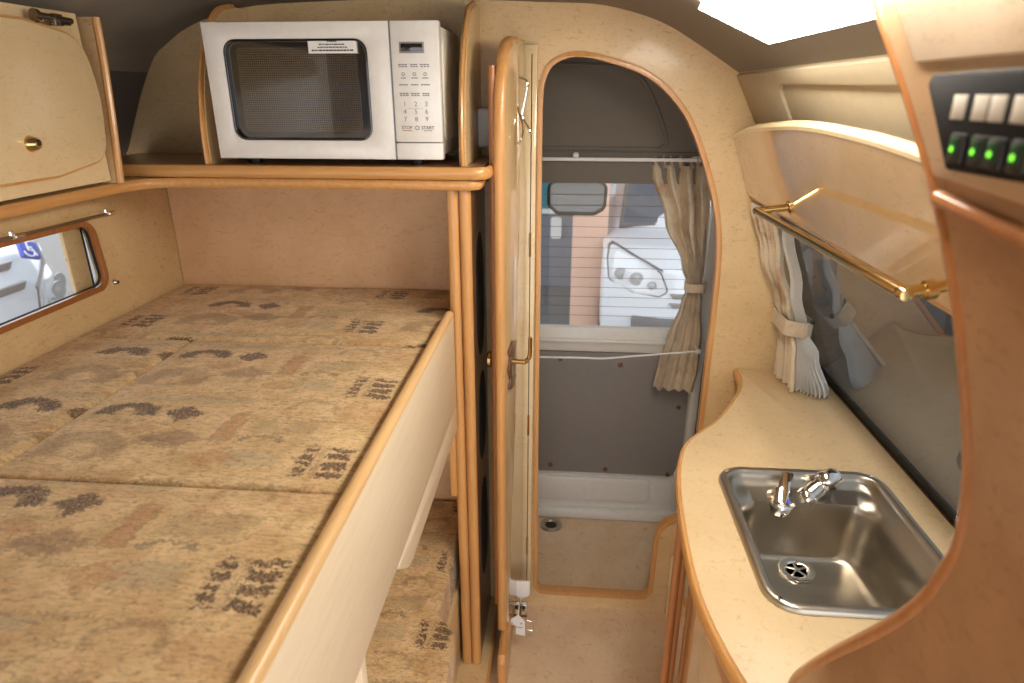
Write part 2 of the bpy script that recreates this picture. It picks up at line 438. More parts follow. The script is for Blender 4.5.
# rear partition with opening
openL = crom([(-.068, 1.44), (-.064, 1.49), (-.045, 1.53), (-.005, 1.549), (.04, 1.549), (.10, 1.535), (.155, 1.517), (.20, 1.492), (.238, 1.458), (.276, 1.411), (.318, 1.325), (.352, 1.231), (.370, 1.15), (.378, 1.06), (.380, .9), (.380, .614), (.378, .40)], 4)
low = rnd([(.378, .36), (.370, .335), (.292, .29), (.288, .031), (-.062, .031), (-.0655, .6)], [0, .02, .07, .035, .03, 0])
open_poly = openL + low[:-1] + [(-.0655, .6)]
outer = [(-1.03, FZ), (.675, FZ), (.675, .78), (.58, 1.0), (.49, 1.25), (.462, 1.346), (.40, 1.45), (.368, 1.507), (.283, 1.562), (.19, 1.611), (.07, 1.643), (-.05, 1.65), (-.3, 1.659), (-.55, 1.657), (-.757, 1.645), (-.885, 1.607), (-.975, 1.548), (-1.005, 1.512), (-1.028, 1.465), (-1.036, 1.46), (-1.093, 1.335), (-1.09, 1.30), (-1.03, 1.29)]
wr = B().prism([offset(outer, .008), open_poly], 'Y', YB, YB+.02).obj('wall_rear', 'lam')
tag(wr, 'beige laminate rear partition with a tall rounded opening', 'wall', kind='structure')
tr = B().prism([offset(open_poly, .006), offset(open_poly, -.006)], 'Y', YB-.004, YB+.024, .003).obj('trim_2', 'woodz')
tag(tr, 'wooden edging around the washroom opening', 'trim', kind='structure')
# bed end wall skin (wallpapered) and upper shelf back
bw = tag(B().box(-1.008, -.26, YB-.006, YB-.001, .30, 1.285).obj('wall_rear', 'lam_wall'), 'textured tan wall panel at the end of the bunk', 'wall', kind='structure')
# right wall: leaning lining above the counter
def wx(z): return .66-.385*(z-.8)
wr_lin = crom([(.372, 1.512), (.400, 1.455), (.430, 1.40), (.468, 1.335), (.50, 1.26)], 3)
wrt = B().prism(wr_lin + [(p[0]+.02, p[1]+.012) for p in reversed(wr_lin)], 'Y', .30, 2.2).obj('wall_right', 'headpale')
tag(wrt, 'pale beige moulded side lining below the ceiling lamp', 'wall', kind='structure')
# raised pressing on the side lining
hole = rnd([(.2, .045), (1.318, .030), (1.335, .19), (.2, .19)], [0, .03, .02, 0])
ml = Matrix(((0, .477, -.879, .3715), (1, 0, 0, 0), (0, -.879, -.477, 1.513), (0, 0, 0, 1)))
B().prism([rect(.31, 1.592, .004, .215), [(max(p[0], .33), p[1]) for p in hole]], 'Z', -.008, .009, .004, mat=ml).obj('pressing', 'headpale', wrt)
# right window pane, leaning
slope = math.atan(.385)
fr_lo, fr_hi = .795, 1.245
def pane_pts(off, y0, y1, z0, z1):
    return [(wx(z0)+off, y0, z0), (wx(z0)+off, y1, z0), (wx(z1)+off, y1, z1), (wx(z1)+off, y0, z1)]
def slab(b, off, th, y0, y1, z0, z1):
    A = pane_pts(off, y0, y1, z0, z1); C = pane_pts(off+th, y0, y1, z0, z1)
    return b.loft([A, C])
w2 = thing('window_2', 'leaning side window along the back of the sink counter', 'window', (.66, 1.0, .8), kind='structure')
slab(B(), 0.0, .004, .30, YB-.002, .80, 1.262).obj('pane', 'tint', w2)
slab(B(), -.002, .002, .30, YB-.002, .80, .826).obj('seal', 'rubber', w2)
b = B(); slab(b, .006, .02, .30, 1.62, .74, .815); slab(b, .006, .02, 1.585, 1.62, .74, 1.27); slab(b, .006, .02, .30, 1.62, 1.235, 1.27)
b.obj('frame', 'greypl', w2)
tag(B().box(.672, .69, .30, YB+.02, FZ, .79).obj('wall_right', 'lam'), 'lower side wall behind the sink cabinet', 'wall', kind='structure')

# ------------------------------------------------------------------ washroom and tailgate
b = B().box(.475, .50, YB+.02, 2.1, -.03, 1.06); b.obj('wall_right', 'greypl')
tag(bpy.data.objects['wall_right.002'], 'dark inner side wall of the washroom', 'wall', kind='structure')
tag(B().box(-.32, -.30, YB+.02, 2.1, -.03, 1.62).obj('wall_left', 'lam'), 'washroom side wall hidden behind the folded door', 'wall', kind='structure')
dr = thing('door_1', 'tailgate with a wide window and grey lining panel behind the washroom', 'tailgate', (.1, 2.06, .02), kind='structure')
def lean(z): return 2.035 if z < .75 else 2.035-(z-.75)*.13
# pressed steel sill
b = B().box(-.34, .50, 2.04, 2.10, -.02, .20, .008)
b.prism(rnd(rect(-.30, .33, .075, .172), .02), 'Y', 2.028, 2.045, .006)
b.box(-.34, .50, 2.015, 2.05, .0, .045, .012)
b.obj('lower_panel', 'white', dr)
b = B().prism(rnd([(-.34, .198), (.405, .198), (.432, .30), (.432, .63), (.405, .662), (-.34, .662)], [0, .02, .03, .03, .02, 0]), 'Y', 2.022, 2.044, .004)
b.obj('lining_panel', 'hatchpanel', dr)
for x, z in ((-.005, .635), (.195, .62), (.40, .47), (-.03, .225), (.165, .215), (.385, .205)):
    B().lathe([(.0, .006), (.006, .005), (.0085, .001), (.0085, 0)], (x, 2.022, z), (0, -1, 0), 14).obj('clip', 'bronze', dr)
b = B().box(-.34, .47, 2.02, 2.05, .662, .752, .012); b.box(-.34, .45, 2.008, 2.03, .70, .712, .004); b.obj('window_sill', 'white', dr)
def leanbox(b, x0, x1, z0, z1, d0, d1):
    A = [(x0, lean(z0)+d0, z0), (x1, lean(z0)+d0, z0), (x1, lean(z1)+d0, z1), (x0, lean(z1)+d0, z1)]
    return b.loft([A, [(p[0], p[1]+d1-d0, p[2]) for p in A]])
leanbox(B(), -.34, .50, .745, 1.235, .0, .006).obj('pane', 'glass', dr)
b = B()
for i in range(13):
    z = .79+i*.033; b.tube([(-.33, lean(z)-.001, z), (.44, lean(z)-.001, z)], .0007, 5)
b.obj('heater_line', 'bronze', dr)
leanbox(B(), -.34, .50, 1.222, 1.31, -.02, .01).obj('header_panel', 'hatchgrey', dr)
b = leanbox(B(), -.34, .50, 1.30, 1.66, -.012, .02)
path = [(x, lean(z)-.012, z) for x, z in crom([(-.33, 1.545), (.05, 1.54), (.17, 1.52), (.225, 1.46), (.275, 1.35), (.262, 1.325), (.2, 1.32), (-.33, 1.325)], 5)]
b.tube(path, .006, 8)
b.obj('upper_lining', 'hatchgrey', dr)
b = B().box(.428, .462, 2.0, 2.05, .16, .66, .01)
leanbox(b, .425, .462, .60, 1.24, -.035, .0); b.obj('side_pillar', 'white', dr)
leanbox(B(), .458, .485, .15, 1.5, -.09, .02).obj('weather_strip', 'rubber', dr)
leanbox(B(), .428, .445, .74, .95, -.042, -.034).obj('bracket', 'hatchpanel', dr)
# curtain rails on the tailgate
r1 = thing('curtain_rail', 'cream curtain rail above the tailgate window', 'curtain rail', (.1, 1.955, 1.3))
B().box(-.30, .40, 1.926, 1.933, 1.287, 1.297, .002).obj('rail', 'whitepl', r1)
B().lathe([(.009, 0), (.009, .008), (.005, .012), (0, .013)], (.022, 1.930, 1.303), (0, -1, 0), 14).obj('runner', 'whitepl', r1)
for x in (-.28, .36): B().box(x-.01, x+.01, 1.931, 1.950, 1.286, 1.302, .002).obj('bracket', 'whitepl', r1)
r2 = thing('curtain_wire', 'thin white curtain wire below the tailgate window', 'curtain rod', (.1, 1.99, .66))
B().tube(crom([(-.30, 1.905, .688), (-.07, 1.905, .688), (.06, 1.905, .690), (.13, 1.905, .690), (.24, 1.905, .703), (.418, 1.905, .724)], 4), .0032, 8).obj('wire', 'whitepl', r2)
for xk, zk in ((.418, .724), (-.30, .688)):
    B().lathe([(.0, 0), (.008, .002), (.009, .006), (.005, .012), (.004, .12), (0, .12)], (xk, 1.898, zk), (0, 1, 0), 14).obj('end_knob', 'whitepl', r2)
# floor drain
dn = thing('floor_drain', 'small round metal drain in the washroom floor', 'drain', (-.027, 1.99, 0))
B().lathe([(.02, .0005), (.024, .004), (.036, .005), (.040, .0025), (.040, 0)], (-.022, 1.975, .0), (0, 0, 1), 28).obj('flange', 'steel', dn)
B().lathe([(0, .001), (.0205, .001), (.0205, .0002), (0, .0002)], (-.022, 1.975, .0), (0, 0, 1), 24).obj('grate', 'dark', dn)

def curtain(name, label, sections, npl, amp, part_mat, band_z=None, dirv=(1, 0), backdir=None, group=None):
    """sections: (z, cx, cy, width, depth) ; pleats run along dirv"""
    t = thing(name, label, 'curtain', (sections[-1][1], sections[-1][2], sections[-1][0]))
    d = Vector((dirv[0], dirv[1])); nn = Vector((-d.y, d.x))
    secs = crom([Vector(s).to_tuple() if False else s for s in [tuple(x) for x in sections]], 5) if False else None
    # smooth the section table
    S = []
    for i in range(len(sections)-1):
        for k in range(6):
            f = k/6; f2 = f*f*(3-2*f)
            S.append([a+(c-a)*(f if j == 0 else f2) for j, (a, c) in enumerate(zip(sections[i], sections[i+1]))])
    S.append(list(sections[-1]))
    nu = npl*8
    rows = []; rows2 = []
    for (z, cx, cy, w, dp) in S:
        f, g = [], []
        for i in range(nu+1):
            u = i/nu
            wob = .25*math.sin(u*17+z*9)
            ph = 2*PI*npl*u+wob+1.1*math.sin(5*u)
            tri = math.asin(math.sin(ph)*.96)/(PI/2)
            p = Vector((cx, cy))+d*(w*(u-.5)+.006*math.sin(9*u+z*14)*w/.15)+nn*(dp*.5*tri)
            f.append((p.x, p.y, z)); g.append((p.x+nn.x*.0022, p.y+nn.y*.0022, z))
        rows.append(f); rows2.append(g)
    rings = [f+list(reversed(g)) for f, g in zip(rows, rows2)]
    o = B().loft(rings).obj('cloth', part_mat, t, 60)
    return t

# ------------------------------------------------------------------ exterior
tag(B().box(-9, 9, -4, 14, -.72, -.66).obj('ground', 'asphalt'), 'grey tarmac outside the van', 'ground', kind='structure')

tag(B().box(-2.6, 2.6, 1.5, 12, 2.9, 3.0).obj('sky_blocker', 'shed'), 'roof slab added out of view to dim daylight on the vans', 'sky_blocker', kind='structure')  # added unseen slab, blocks sky light so the exterior renders darker
# ------------------------------------------------------------------ rear shelves and microwave
u1 = thing('wall_shelf', 'long wood edged upper shelf carrying the microwave', 'shelf', (-.55, 1.45, 1.306))
outl = rnd([(-1.06, 1.318), (-.935, 1.318), (-.165, 1.318), (-.165, 1.594), (-1.06, 1.594)], [0, 0, .028, 0, 0])
B().prism(offset(outl, -.008), 'Z', 1.306, 1.3305).obj('board', 'lam_brown', u1)
ed = [(-.935-.12, 1.315)] + [p for p in rnd([(-1.06, 1.315), (-.160, 1.315), (-.160, 1.594)], [0, .03, 0])][1:]
B().tube([(p[0], p[1]+.004, 1.3185) for p in ed], .0125, 10, sx=.6).obj('edge_trim', 'woodx', u1)
l2 = thing('wall_shelf', 'lower L shaped shelf with wood edge running over the window', 'shelf', (-.7, 1.45, 1.284))
inner = crom([(-.882, .2), (-.882, .9), (-.882, 1.20), (-.875, 1.265), (-.85, 1.305), (-.79, 1.322), (-.7, 1.326), (-.4, 1.326)], 5)
inner += rnd([(-.4, 1.326), (-.178, 1.326), (-.178, 1.594)], [0, .025, 0])[1:]
B().prism([(p[0], p[1]) for p in inner]+[(-1.06, 1.594), (-1.06, .2)], 'Z', 1.285, 1.3045).obj('board', 'lam', l2)
B().tube([(p[0], p[1], 1.2948) for p in inner], .0105, 10, sx=.6).obj('edge_trim', 'wood', l2)

def divider(x0, label):
    prof = crom([(1.345, 1.331), (1.347, 1.40), (1.368, 1.49), (1.41, 1.57), (1.47, 1.625), (1.55, 1.645)], 6)
    t = thing('shelf_divider', label, 'divider', (x0, 1.5, 1.331))
    B().prism(prof+[(1.597, 1.645), (1.597, 1.331)], 'X', x0-.007, x0+.007).obj('panel', 'lam', t)
    pth = [(x0, p[0]-.002, p[1]) for p in prof]
    B().tube(pth, .0085, 10, sy=.6, sx=1.15).obj('edge_trim', 'woodz', t)
divider(-.212, 'curved wood edged upright board right of the microwave')
divider(-.748, 'wood edged upright board mostly hidden left of the microwave')

mw = thing('microwave_oven', 'white microwave oven on the rear shelf', 'microwave', (-.485, 1.46, 1.3305))
x0, x1, z0, z1, yf = -.716, -.250, 1.343, 1.597, 1.335
B().box(x0+.004, x1-.003, yf+.022, 1.585, z0+.006, z1-.006, .006).obj('body', 'mwside', mw)
b = B().prism(rnd([(1.375, 1.375), (1.56, 1.385), (1.56, 1.565), (1.375, 1.575)], .02), 'X', x1-.006, x1+.0005, .003); b.obj('side_pressing', 'mwside', mw)
for y in (1.37, 1.55):
    for x in (x0+.06, x1-.06): B().lathe([(.012, 0), (.014, .008), (.014, .02)], (x, y, 1.3305), (0, 0, 1), 14).obj('foot', 'black', mw)
xs = -.345
wo = rnd(rect(-.676, -.391, 1.380, 1.566), .024)
door = B().prism([rect(x0, xs-.001, z0, z1), wo], 'Y', yf, yf+.024, .003).obj('door', 'mw', mw)
B().prism(offset(wo, .002), 'Y', yf+.008, yf+.012).obj('window_glass', 'blackgl', door)
B().prism([offset(wo, .0005), offset(wo, -.004)], 'Y', yf-.0012, yf+.010, .001).obj('window_frame', 'blackgl', door)
# perforated screen, seen behind the glass
t = NT('perforated_screen'); co = t.coords(); sp = t.n('SeparateXYZ'); t.link(co, sp.inputs[0])
def cell(sock): return t.math('ABSOLUTE', t.math('SUBTRACT', t.math('FLOORED_MODULO', sock, .0042), .0021))
rr = t.math('SQRT', t.math('ADD', t.math('POWER', cell(sp.outputs[0]), 2), t.math('POWER', cell(sp.outputs[2]), 2)))
M['screen'] = t.pbsdf(t.mix(t.math('LESS_THAN', rr, .0015), (.07, .05, .03), (.015, .012, .01)), .12, coat=1.0, coat_rough=.01)
B().prism(rnd(rect(-.655, -.412, 1.395, 1.553), .012), 'Y', yf+.0065, yf+.0085).obj('screen', 'screen', door)
stk = B().box(-.505, -.410, yf-.0008, yf+.0075, 1.5405, 1.5655).obj('sticker', 'paper', door)
b = B()
ff = lambda x, z: Matrix.Translation((x, yf-.0012, z)) @ RX90
b2 = [('a', -.4575, 1.5615, .018, .0026), ('b', -.4575, 1.5562, .052, .0022), ('c', -.4575, 1.5512, .058, .0022), ('d', -.4575, 1.5457, .082, .0028)]
rs = random.Random(3)
for _, cx, cz, w, h in b2:
    x = cx-w/2
    while x < cx+w/2-.001:
        ww = rs.uniform(.002, .007); ww = min(ww, cx+w/2-x)
        b.box(x, x+ww, yf-.0012, yf-.0007, cz-h/2, cz+h/2); x += ww+.0013
b.obj('print', 'ink', stk)
pn = B().box(xs+.001, x1, yf, yf+.024, z0+.034, z1, .003).obj('control_panel', 'mw', mw)
B().box(xs+.001, x1, yf, yf+.024, z0, z0+.0325, .003).obj('door_button', 'mw', mw)
B().box(xs-.0012, xs+.0012, yf+.0005, yf+.02, z0+.001, z1-.001).obj('seam', 'shed', mw)
dsp = B().box(-.327, -.279, yf-.0015, yf+.002, 1.540, 1.560, .001).obj('display', 'inkgrey', pn)
B().box(-.324, -.282, yf-.002, yf-.0008, 1.5435, 1.557, .0005).obj('screen', 'blackgl', dsp)
cols = (-.322, -.300, -.279)
for r, z in enumerate((1.4485, 1.4345, 1.4205)):
    for c in range(3):
        text(B(), str(r*3+c+1), .0125, ff(cols[c], z)).obj('number_label', 'inkgrey', pn)
text(B(), 'STOP', .0088, ff(-.320, 1.4045)).obj('stop_label', 'ink', pn)
text(B(), 'START', .0088, ff(-.278, 1.4045)).obj('start_label', 'ink', pn)
B().box(-.329, -.311, yf-.001, yf+.001, 1.3985, 1.3997).obj('underline', 'inkred', pn)
B().box(-.286, -.270, yf-.001, yf+.001, 1.3985, 1.3997).obj('underline', 'inkgrey', pn)
B().prism([[(-.2995+.0042*math.cos(a*PI/8), 1.4045+.0042*math.sin(a*PI/8)) for a in range(16)], [(-.2995+.003*math.cos(a*PI/8), 1.4045+.003*math.sin(a*PI/8)) for a in range(16)]], 'Y', yf-.001, yf+.001).obj('clock_icon', 'inkgrey', pn)
B().box(-.316, -.286, yf-.001, yf+.001, 1.4405, 1.4411).obj('divider_line', 'label', pn)
for (z, kind) in ((1.520, 'two'), (1.503, 'icon'), (1.484, 'one'), (1.468, 'two')):
    for c in range(3):
        b = B(); cx = cols[c]; w = (.007, .009, .0085)[(c+int(z*1000)) % 3]
        if kind == 'icon':
            b.prism([[(cx+.0035*math.cos(a*PI/6), z+.0035*math.sin(a*PI/6)) for a in range(12)], [(cx+.0022*math.cos(a*PI/6), z+.0022*math.sin(a*PI/6)) for a in range(12)]], 'Y', yf-.001, yf+.001)
            b.box(cx-w*.7, cx+w*.7, yf-.001, yf+.001, z-.0078, z-.0060)
        else:
            for q in range(3):
                a = cx-w+q*w*.68; b.box(a, a+w*.55, yf-.001, yf+.001, z-.0012, z+.0012)
                if kind == 'two': b.box(a+w*.1, a+w*.6, yf-.001, yf+.001, z-.0045, z-.0025)
        b.obj('key_legend', 'inkgrey', pn)
# white case behind the folded door
wb = thing('junction_box', 'white plastic box on the partition right of the microwave', 'box', (-.20, 1.57, 1.352))
B().box(-.226, -.172, 1.545, 1.597, 1.352, 1.436, .004).obj('case', 'whitepl', wb)
B().box(-.211, -.173, 1.541, 1.547, 1.356, 1.432, .002).obj('lid', 'paper', wb)

# overhead locker on the left
lk = thing('overhead_locker', 'glossy beige overhead locker above the bunk window', 'cabinet', (-.95, .8, 1.305))
XF = -.872
side = crom([(1.222, 1.306), (1.230, 1.373), (1.239, 1.45), (1.246, 1.53), (1.249, 1.598)], 4)
B().prism([(-1.085, 1.312), (XF-.004, 1.312), (XF-.004, 1.600), (-.895, 1.594), (-.96, 1.55), (-1.01, 1.48), (-1.085, 1.33)], 'Y', .2, 1.212).obj('carcass', 'lam_pale', lk)
B().loft([[(XF+.006, p[0]-.006, p[1]), (XF+.006, p[0]+.006, p[1]), (-1.06+.165*max(0, (p[1]-1.36)/.24), p[0]+.006, p[1]), (-1.06+.165*max(0, (p[1]-1.36)/.24), p[0]-.006, p[1])] for p in side]).obj('end_panel', 'lam', lk)
B().tube([(XF+.007, p[0], p[1]) for p in side], .0075, 10).obj('edge_trim', 'woodz', lk)
dpoly = rnd([(.34, 1.339), (1.07, 1.337), (1.200, 1.355), (1.216, 1.46), (1.198, 1.560), (1.07, 1.578), (.34, 1.572)], [.03, .06, .045, .2, .06, .06, .03])
d = B().prism(dpoly, 'X', XF-.006, XF+.010, .003).obj('door', 'lam_pale', lk)
B().prism([offset(dpoly, .0035), offset(dpoly, -.001)], 'X', XF-.005, XF+.006).obj('door_edge', 'wood', lk)
B().lathe([(.0, .014), (.007, .0135), (.010, .009), (.0115, .003), (.013, .0), (.013, -.002)], (XF+.011, 1.022, 1.393), (1, 0, 0), 20).obj('knob', 'brass', d)
B().lathe([(.0, .0152), (.0035, .015), (.0035, .0135)], (XF+.011, 1.022, 1.393), (1, 0, 0), 12).obj('knob_centre', 'dark', d)
b = B().box(XF+.004, XF+.020, 1.10, 1.165, 1.576, 1.586, .002); b.tube([(XF+.016, 1.09, 1.587), (XF+.016, 1.17, 1.584)], .005, 10); b.lathe([(.0085, -.004), (.0085, .004)], (XF+.016, 1.09, 1.587), (0, 1, 0), 12)
b.box(XF+.010, XF+.022, 1.125, 1.145, 1.574, 1.592, .002)
b.obj('hinge', 'darkmetal', lk)

# window rod and stud on the left wall
rd = thing('curtain_rail', 'thin chrome curtain rod above the bunk window', 'curtain rail', (-.995, 1.0, 1.226))
B().tube([(-.992, .35, 1.234), (-.992, 1.345, 1.224)], .0036, 8).obj('rod', 'steel', rd)
for y, z in ((1.085, 1.227), (1.34, 1.224)):
    b = B().box(-1.01, -.988, y-.006, y+.006, z-.005, z+.006, .002); b.lathe([(0, -.012), (.005, -.010), (.006, 0), (.005, .010), (0, .012)], (-.990, y+.008, z), (0, 1, 0), 12)
    b.lathe([(0, .012), (.005, .01), (.005, 0)], (-.994, y-.004, z), (0, 0, 1), 10); b.obj('bracket', 'chrome', rd)
st = thing('wall_stud', 'small dark press stud on the wall beside the bunk window', 'stud', (-1.01, 1.34, 1.07))
B().lathe([(0, .008), (.004, .0075), (.006, .004), (.0075, 0)], (-1.01, 1.338, 1.071), (1, 0, 0), 14).obj('cap', 'chrome', st)
B().lathe([(.0035, .0085), (.0, .0088)], (-1.01, 1.338, 1.071), (1, 0, 0), 10).obj('socket', 'dark', st)

# ------------------------------------------------------------------ bunk
M['fab_mid'] = m_fabric('cloth_print', -.680, 1.098)
M['fab_left'] = m_fabric('cloth_print_side', -.846, 1.098)
M['fab_back'] = m_fabric('cloth_print_end', -.784, 1.401)
M['fab_low'] = m_fabric('cloth_print_low', -.62, 1.20)
def cushion(label, x0, x1, y0, y1, z0, z1, mat, group=None):
    t = bmesh.new(); n = 14
    bb = B().box(x0, x1, y0, y1, z0, z1, .009, 3)
    bmesh.ops.subdivide_edges(bb.bm, edges=[e for e in bb.bm.edges if e.calc_length() > .08], cuts=7, use_grid_fill=True)
    cx, cy = (x0+x1)/2, (y0+y1)/2
    for v in bb.bm.verts:
        if v.co.z > (z0+z1)/2:
            a = (v.co.x-cx)/((x1-x0)/2); c = (v.co.y-cy)/((y1-y0)/2)
            v.co.z += .005*(1-a**4)*(1-c**4)-.003
    o = bb.obj('cushion', mat, None, 60); t.free()
    return tag(o, label, 'cushion', group)
g = 'patterned bunk cushions'
cushion('patterned bunk cushion along the end wall below the microwave', -1.003, -.262, 1.190, 1.588, .90, 1.0, 'fab_back', g)
cushion('patterned bunk cushion in the middle beside the wooden board', -.7565, -.264, .682, 1.188, .90, 1.0, 'fab_mid', g)
cushion('patterned narrow bunk cushion below the side window', -1.003, -.7585, .40, 1.188, .90, 1.0, 'fab_left', g)
cushion('patterned bunk cushion nearest the camera in the foreground', -.7565, -.264, .17, .680, .90, 1.0, 'fab_mid', g)
bs = thing('bunk', 'pale wooden base under the upper bunk cushions', 'bunk', (-.63, .9, .86))
B().box(-1.003, -.264, .15, 1.59, .862, .900).obj('slab', 'board', bs)
B().box(-.36, -.30, .70, .76, FZ+.019, .862, .004).obj('leg', 'board', bs)
bd = thing('bunk_board', 'pale wooden guard board with rounded top edge along the bunk', 'board', (-.25, .75, .80))
B().box(-.257, -.238, .10, 1.325, .800, 1.018, .002).obj('panel', 'board', bd)
B().tube([(-.2475, .10, 1.018), (-.2475, 1.325, 1.018)], .0098, 12).obj('top_trim', 'woodpale', bd)
B().prism(rnd([(.77, .802), (1.325, .802), (1.325, .738), (.85, .738)], [.01, 0, 0, .09]), 'X', -.257, -.2385, .002).obj('cleat', 'board', bd)
B().box(-.2585, -.2405, .60, .618, FZ, .80, .001).obj('post', 'board', bd)

# wardrobe partition next to the bunk
pt = thing('wardrobe', 'narrow wooden wardrobe between the bunk and the folding door', 'wardrobe', (-.22, 1.46, FZ))
for xa, xb in ((-.2475, -.2235), (-.221, -.197)):
    B().box(xa+.002, xb-.002, 1.345, 1.592, FZ+.02, 1.284).obj('side_panel', 'lam_dark', pt)
    B().tube([((xa+xb)/2, 1.343, FZ+.021), ((xa+xb)/2, 1.343, 1.284)], .0122, 12, sx=.8, sy=1).obj('edge_trim', 'woodz', pt)
B().box(-.224, -.2205, 1.346, 1.59, FZ+.02, 1.284).obj('filler', 'lam_brown', pt)
for zc, h in ((1.02, .30), (.70, .24), (.36, .30)):
    ov = [(1.475+.07*math.cos(a*PI/16), zc+h*.5*math.copysign(abs(math.sin(a*PI/16))**.7, math.sin(a*PI/16))) for a in range(32)]
    B().prism(ov, 'X', -.1995, -.1985).obj('dark_cutout', 'dark', pt)  # dark oval sheet painted for the shaded interior of a panel cutout
B().box(-.262, -.2455, 1.337, 1.352, .545, .79, .002).obj('cleat', 'woodz', pt)

# lower seat
Lp = rnd([(-.90, .93), (-.213, .93), (-.217, 1.09), (-.262, 1.15), (-.262, 1.585), (-.90, 1.585)], [.02, .03, .02, .01, .01, .01])
tag(B().prism(Lp, 'Z', .245, .36, .014, 3).obj('cushion', 'fab_low'), 'patterned lower seat cushion under the bunk', 'cushion')
sb = thing('bench_base', 'pale low bench box carrying the lower seat cushion', 'bench', (-.55, 1.25, FZ))
B().box(-.90, -.255, .96, 1.59, FZ+.022, .244, .002).obj('box', 'lam', sb)
pf = thing('floor_step', 'low pale floor step in front of the wardrobe', 'step', (-.3, 1.2, FZ))
B().box(-.95, -.176, .70, 1.592, FZ, FZ+.019).obj('top', 'lam', pf)
B().box(-.176, -.168, .70, 1.592, FZ, FZ+.021, .002).obj('edge_trim', 'wood', pf)

# ------------------------------------------------------------------ folding door
dd = thing('door_2', 'open folding washroom door with gold handle', 'door', (-.10, 1.50, .05), kind='structure')
def leaf(pa, pb, th, prof, mat, name, trim=None, tm='woodz'):
    """a leaf standing between plan points pa (free end) and pb; prof in (s, z), s from 0 at pa to 1 at pb"""
    pa, pb = Vector((*pa, 0)), Vector((*pb, 0)); d = (pb-pa); L = d.length; d.normalize(); n = Vector((d.y, -d.x, 0))
    mt = Matrix(((d.x, n.x, 0, pa.x), (d.y, n.y, 0, pa.y), (0, 0, 1, 0), (0, 0, 0, 1)))
    bb = B().prism([(s*L, z) for s, z in prof], 'Y', -th/2, th/2, .002); bb.xf(mt)
    o = bb.obj(name, mat, dd)
    if trim:
        q = [(s*L, z) for s, z in trim]
        bt = B().tube([(p[0], 0, p[1]) for p in q], th*.5, 12, sx=1.0, sy=.7); bt.xf(mt); bt.obj('edge_trim', tm, dd)
    return o, mt, L
topB = [(0, 1.30), (.03, 1.43), (.10, 1.50), (.22, 1.545), (.42, 1.566), (.75, 1.570), (.93, 1.562), (1, 1.53)]
botB = [(1, .09), (.16, .09), (.03, .12), (.0, .16)]
prof = topB + rnd(botB, [0, .02, .02, 0])
free = crom([(.16, .088), (.03, .115), (0, .16), (0, .8), (0, 1.30), (.03, 1.43), (.10, 1.50), (.22, 1.545), (.42, 1.568), (.75, 1.572)], 5)
lb, mtB, LB = leaf((-.142, 1.375), (-.112, 1.565), .024, prof, 'gloss', 'leaf', free)
la, mtA, LA = leaf((-.157, 1.392), (-.136, 1.575), .014, [(0, 1.520), (1, 1.52), (1, .15), (0, .17)], 'lam_dark', 'leaf', [(0, .17), (0, .8), (0, 1.520)], 'woodr')
B().box(-.105, -.0745, 1.578, 1.597, .05, 1.57, .003).obj('hinge_stile', 'lam_pale', dd)
B().tube([(-.0865, 1.5775, .06), (-.0865, 1.5775, 1.55)], .0011, 8).obj('hinge_gap', 'dark', dd)
for z in (1.12, .62, .22):
    B().tube([(-.0865, 1.577, z-.03), (-.0865, 1.577, z+.03)], .003, 8).obj('hinge', 'brass', dd)
# handle furniture
zc = .872
def dpt(s, off, z): return mtB @ Vector((s*LB, off, z))
plate = rnd([(.045, .0), (.02, .03), (.05, .045), (-.0, .062), (-.05, .045), (-.02, .03), (-.045, 0), (-.02, -.03), (-.05, -.045), (0, -.062), (.05, -.045), (.02, -.03)], .006, 3)
bb = B().prism([(.035+p[0]*.5, zc-.005+p[1]) for p in plate], 'Y', -.012-.005, -.012, .001) if False else None
sgn = 1 if (mtB.to_3x3() @ Vector((0, 1, 0))).x > 0 else -1
bp = B().prism([(.055+p[0]*.9, zc-.01+p[1]*1.0) for p in plate], 'Y', sgn*.0122, sgn*.018, .001); bp.xf(mtB); pl = bp.obj('lock_plate', 'bronze', dd)
bp = B().box(.045, .06, sgn*.018 if sgn > 0 else sgn*.0195, sgn*.0195 if sgn > 0 else sgn*.018, zc-.035, zc-.01); bp.xf(mtB); bp.obj('keyhole_cover', 'steel', pl)
bp = B().tube([(.055, sgn*.016, zc), (.055, sgn*.048, zc)], .006, 10); bp.tube(crom([(.055, sgn*.040, zc-.001), (.065, sgn*.050, zc+.002), (.07, sgn*.055, zc+.014), (.072, sgn*.055, zc+.058)], 5), [.006]*6+[.0055]*6+[.005]*4, 10); bp.xf(mtB); bp.obj('lever_handle', 'brass', dd)
bp = B().lathe([(.006, 0), (.006, .018), (.012, .020), (.020, .022), (.021, .029), (.018, .032), (0, .033)], (.055, -sgn*.012, zc), (0, -sgn, 0), 20); bp.xf(mtB); bp.obj('knob', 'brass', dd)
# coat hook
bp = B().tube(crom([(.13, sgn*.013, 1.50), (.13, sgn*.030, 1.49), (.13, sgn*.024, 1.45), (.13, sgn*.02, 1.42), (.13, sgn*.035, 1.395), (.13, sgn*.038, 1.385)], 5), .003, 8)
bp.tube(crom([(.11, sgn*.013, 1.44), (.09, sgn*.03, 1.40), (.08, sgn*.028, 1.375), (.10, sgn*.014, 1.365)], 5), .0025, 8); bp.xf(mtB); bp.obj('coat_hook', 'chrome', dd)
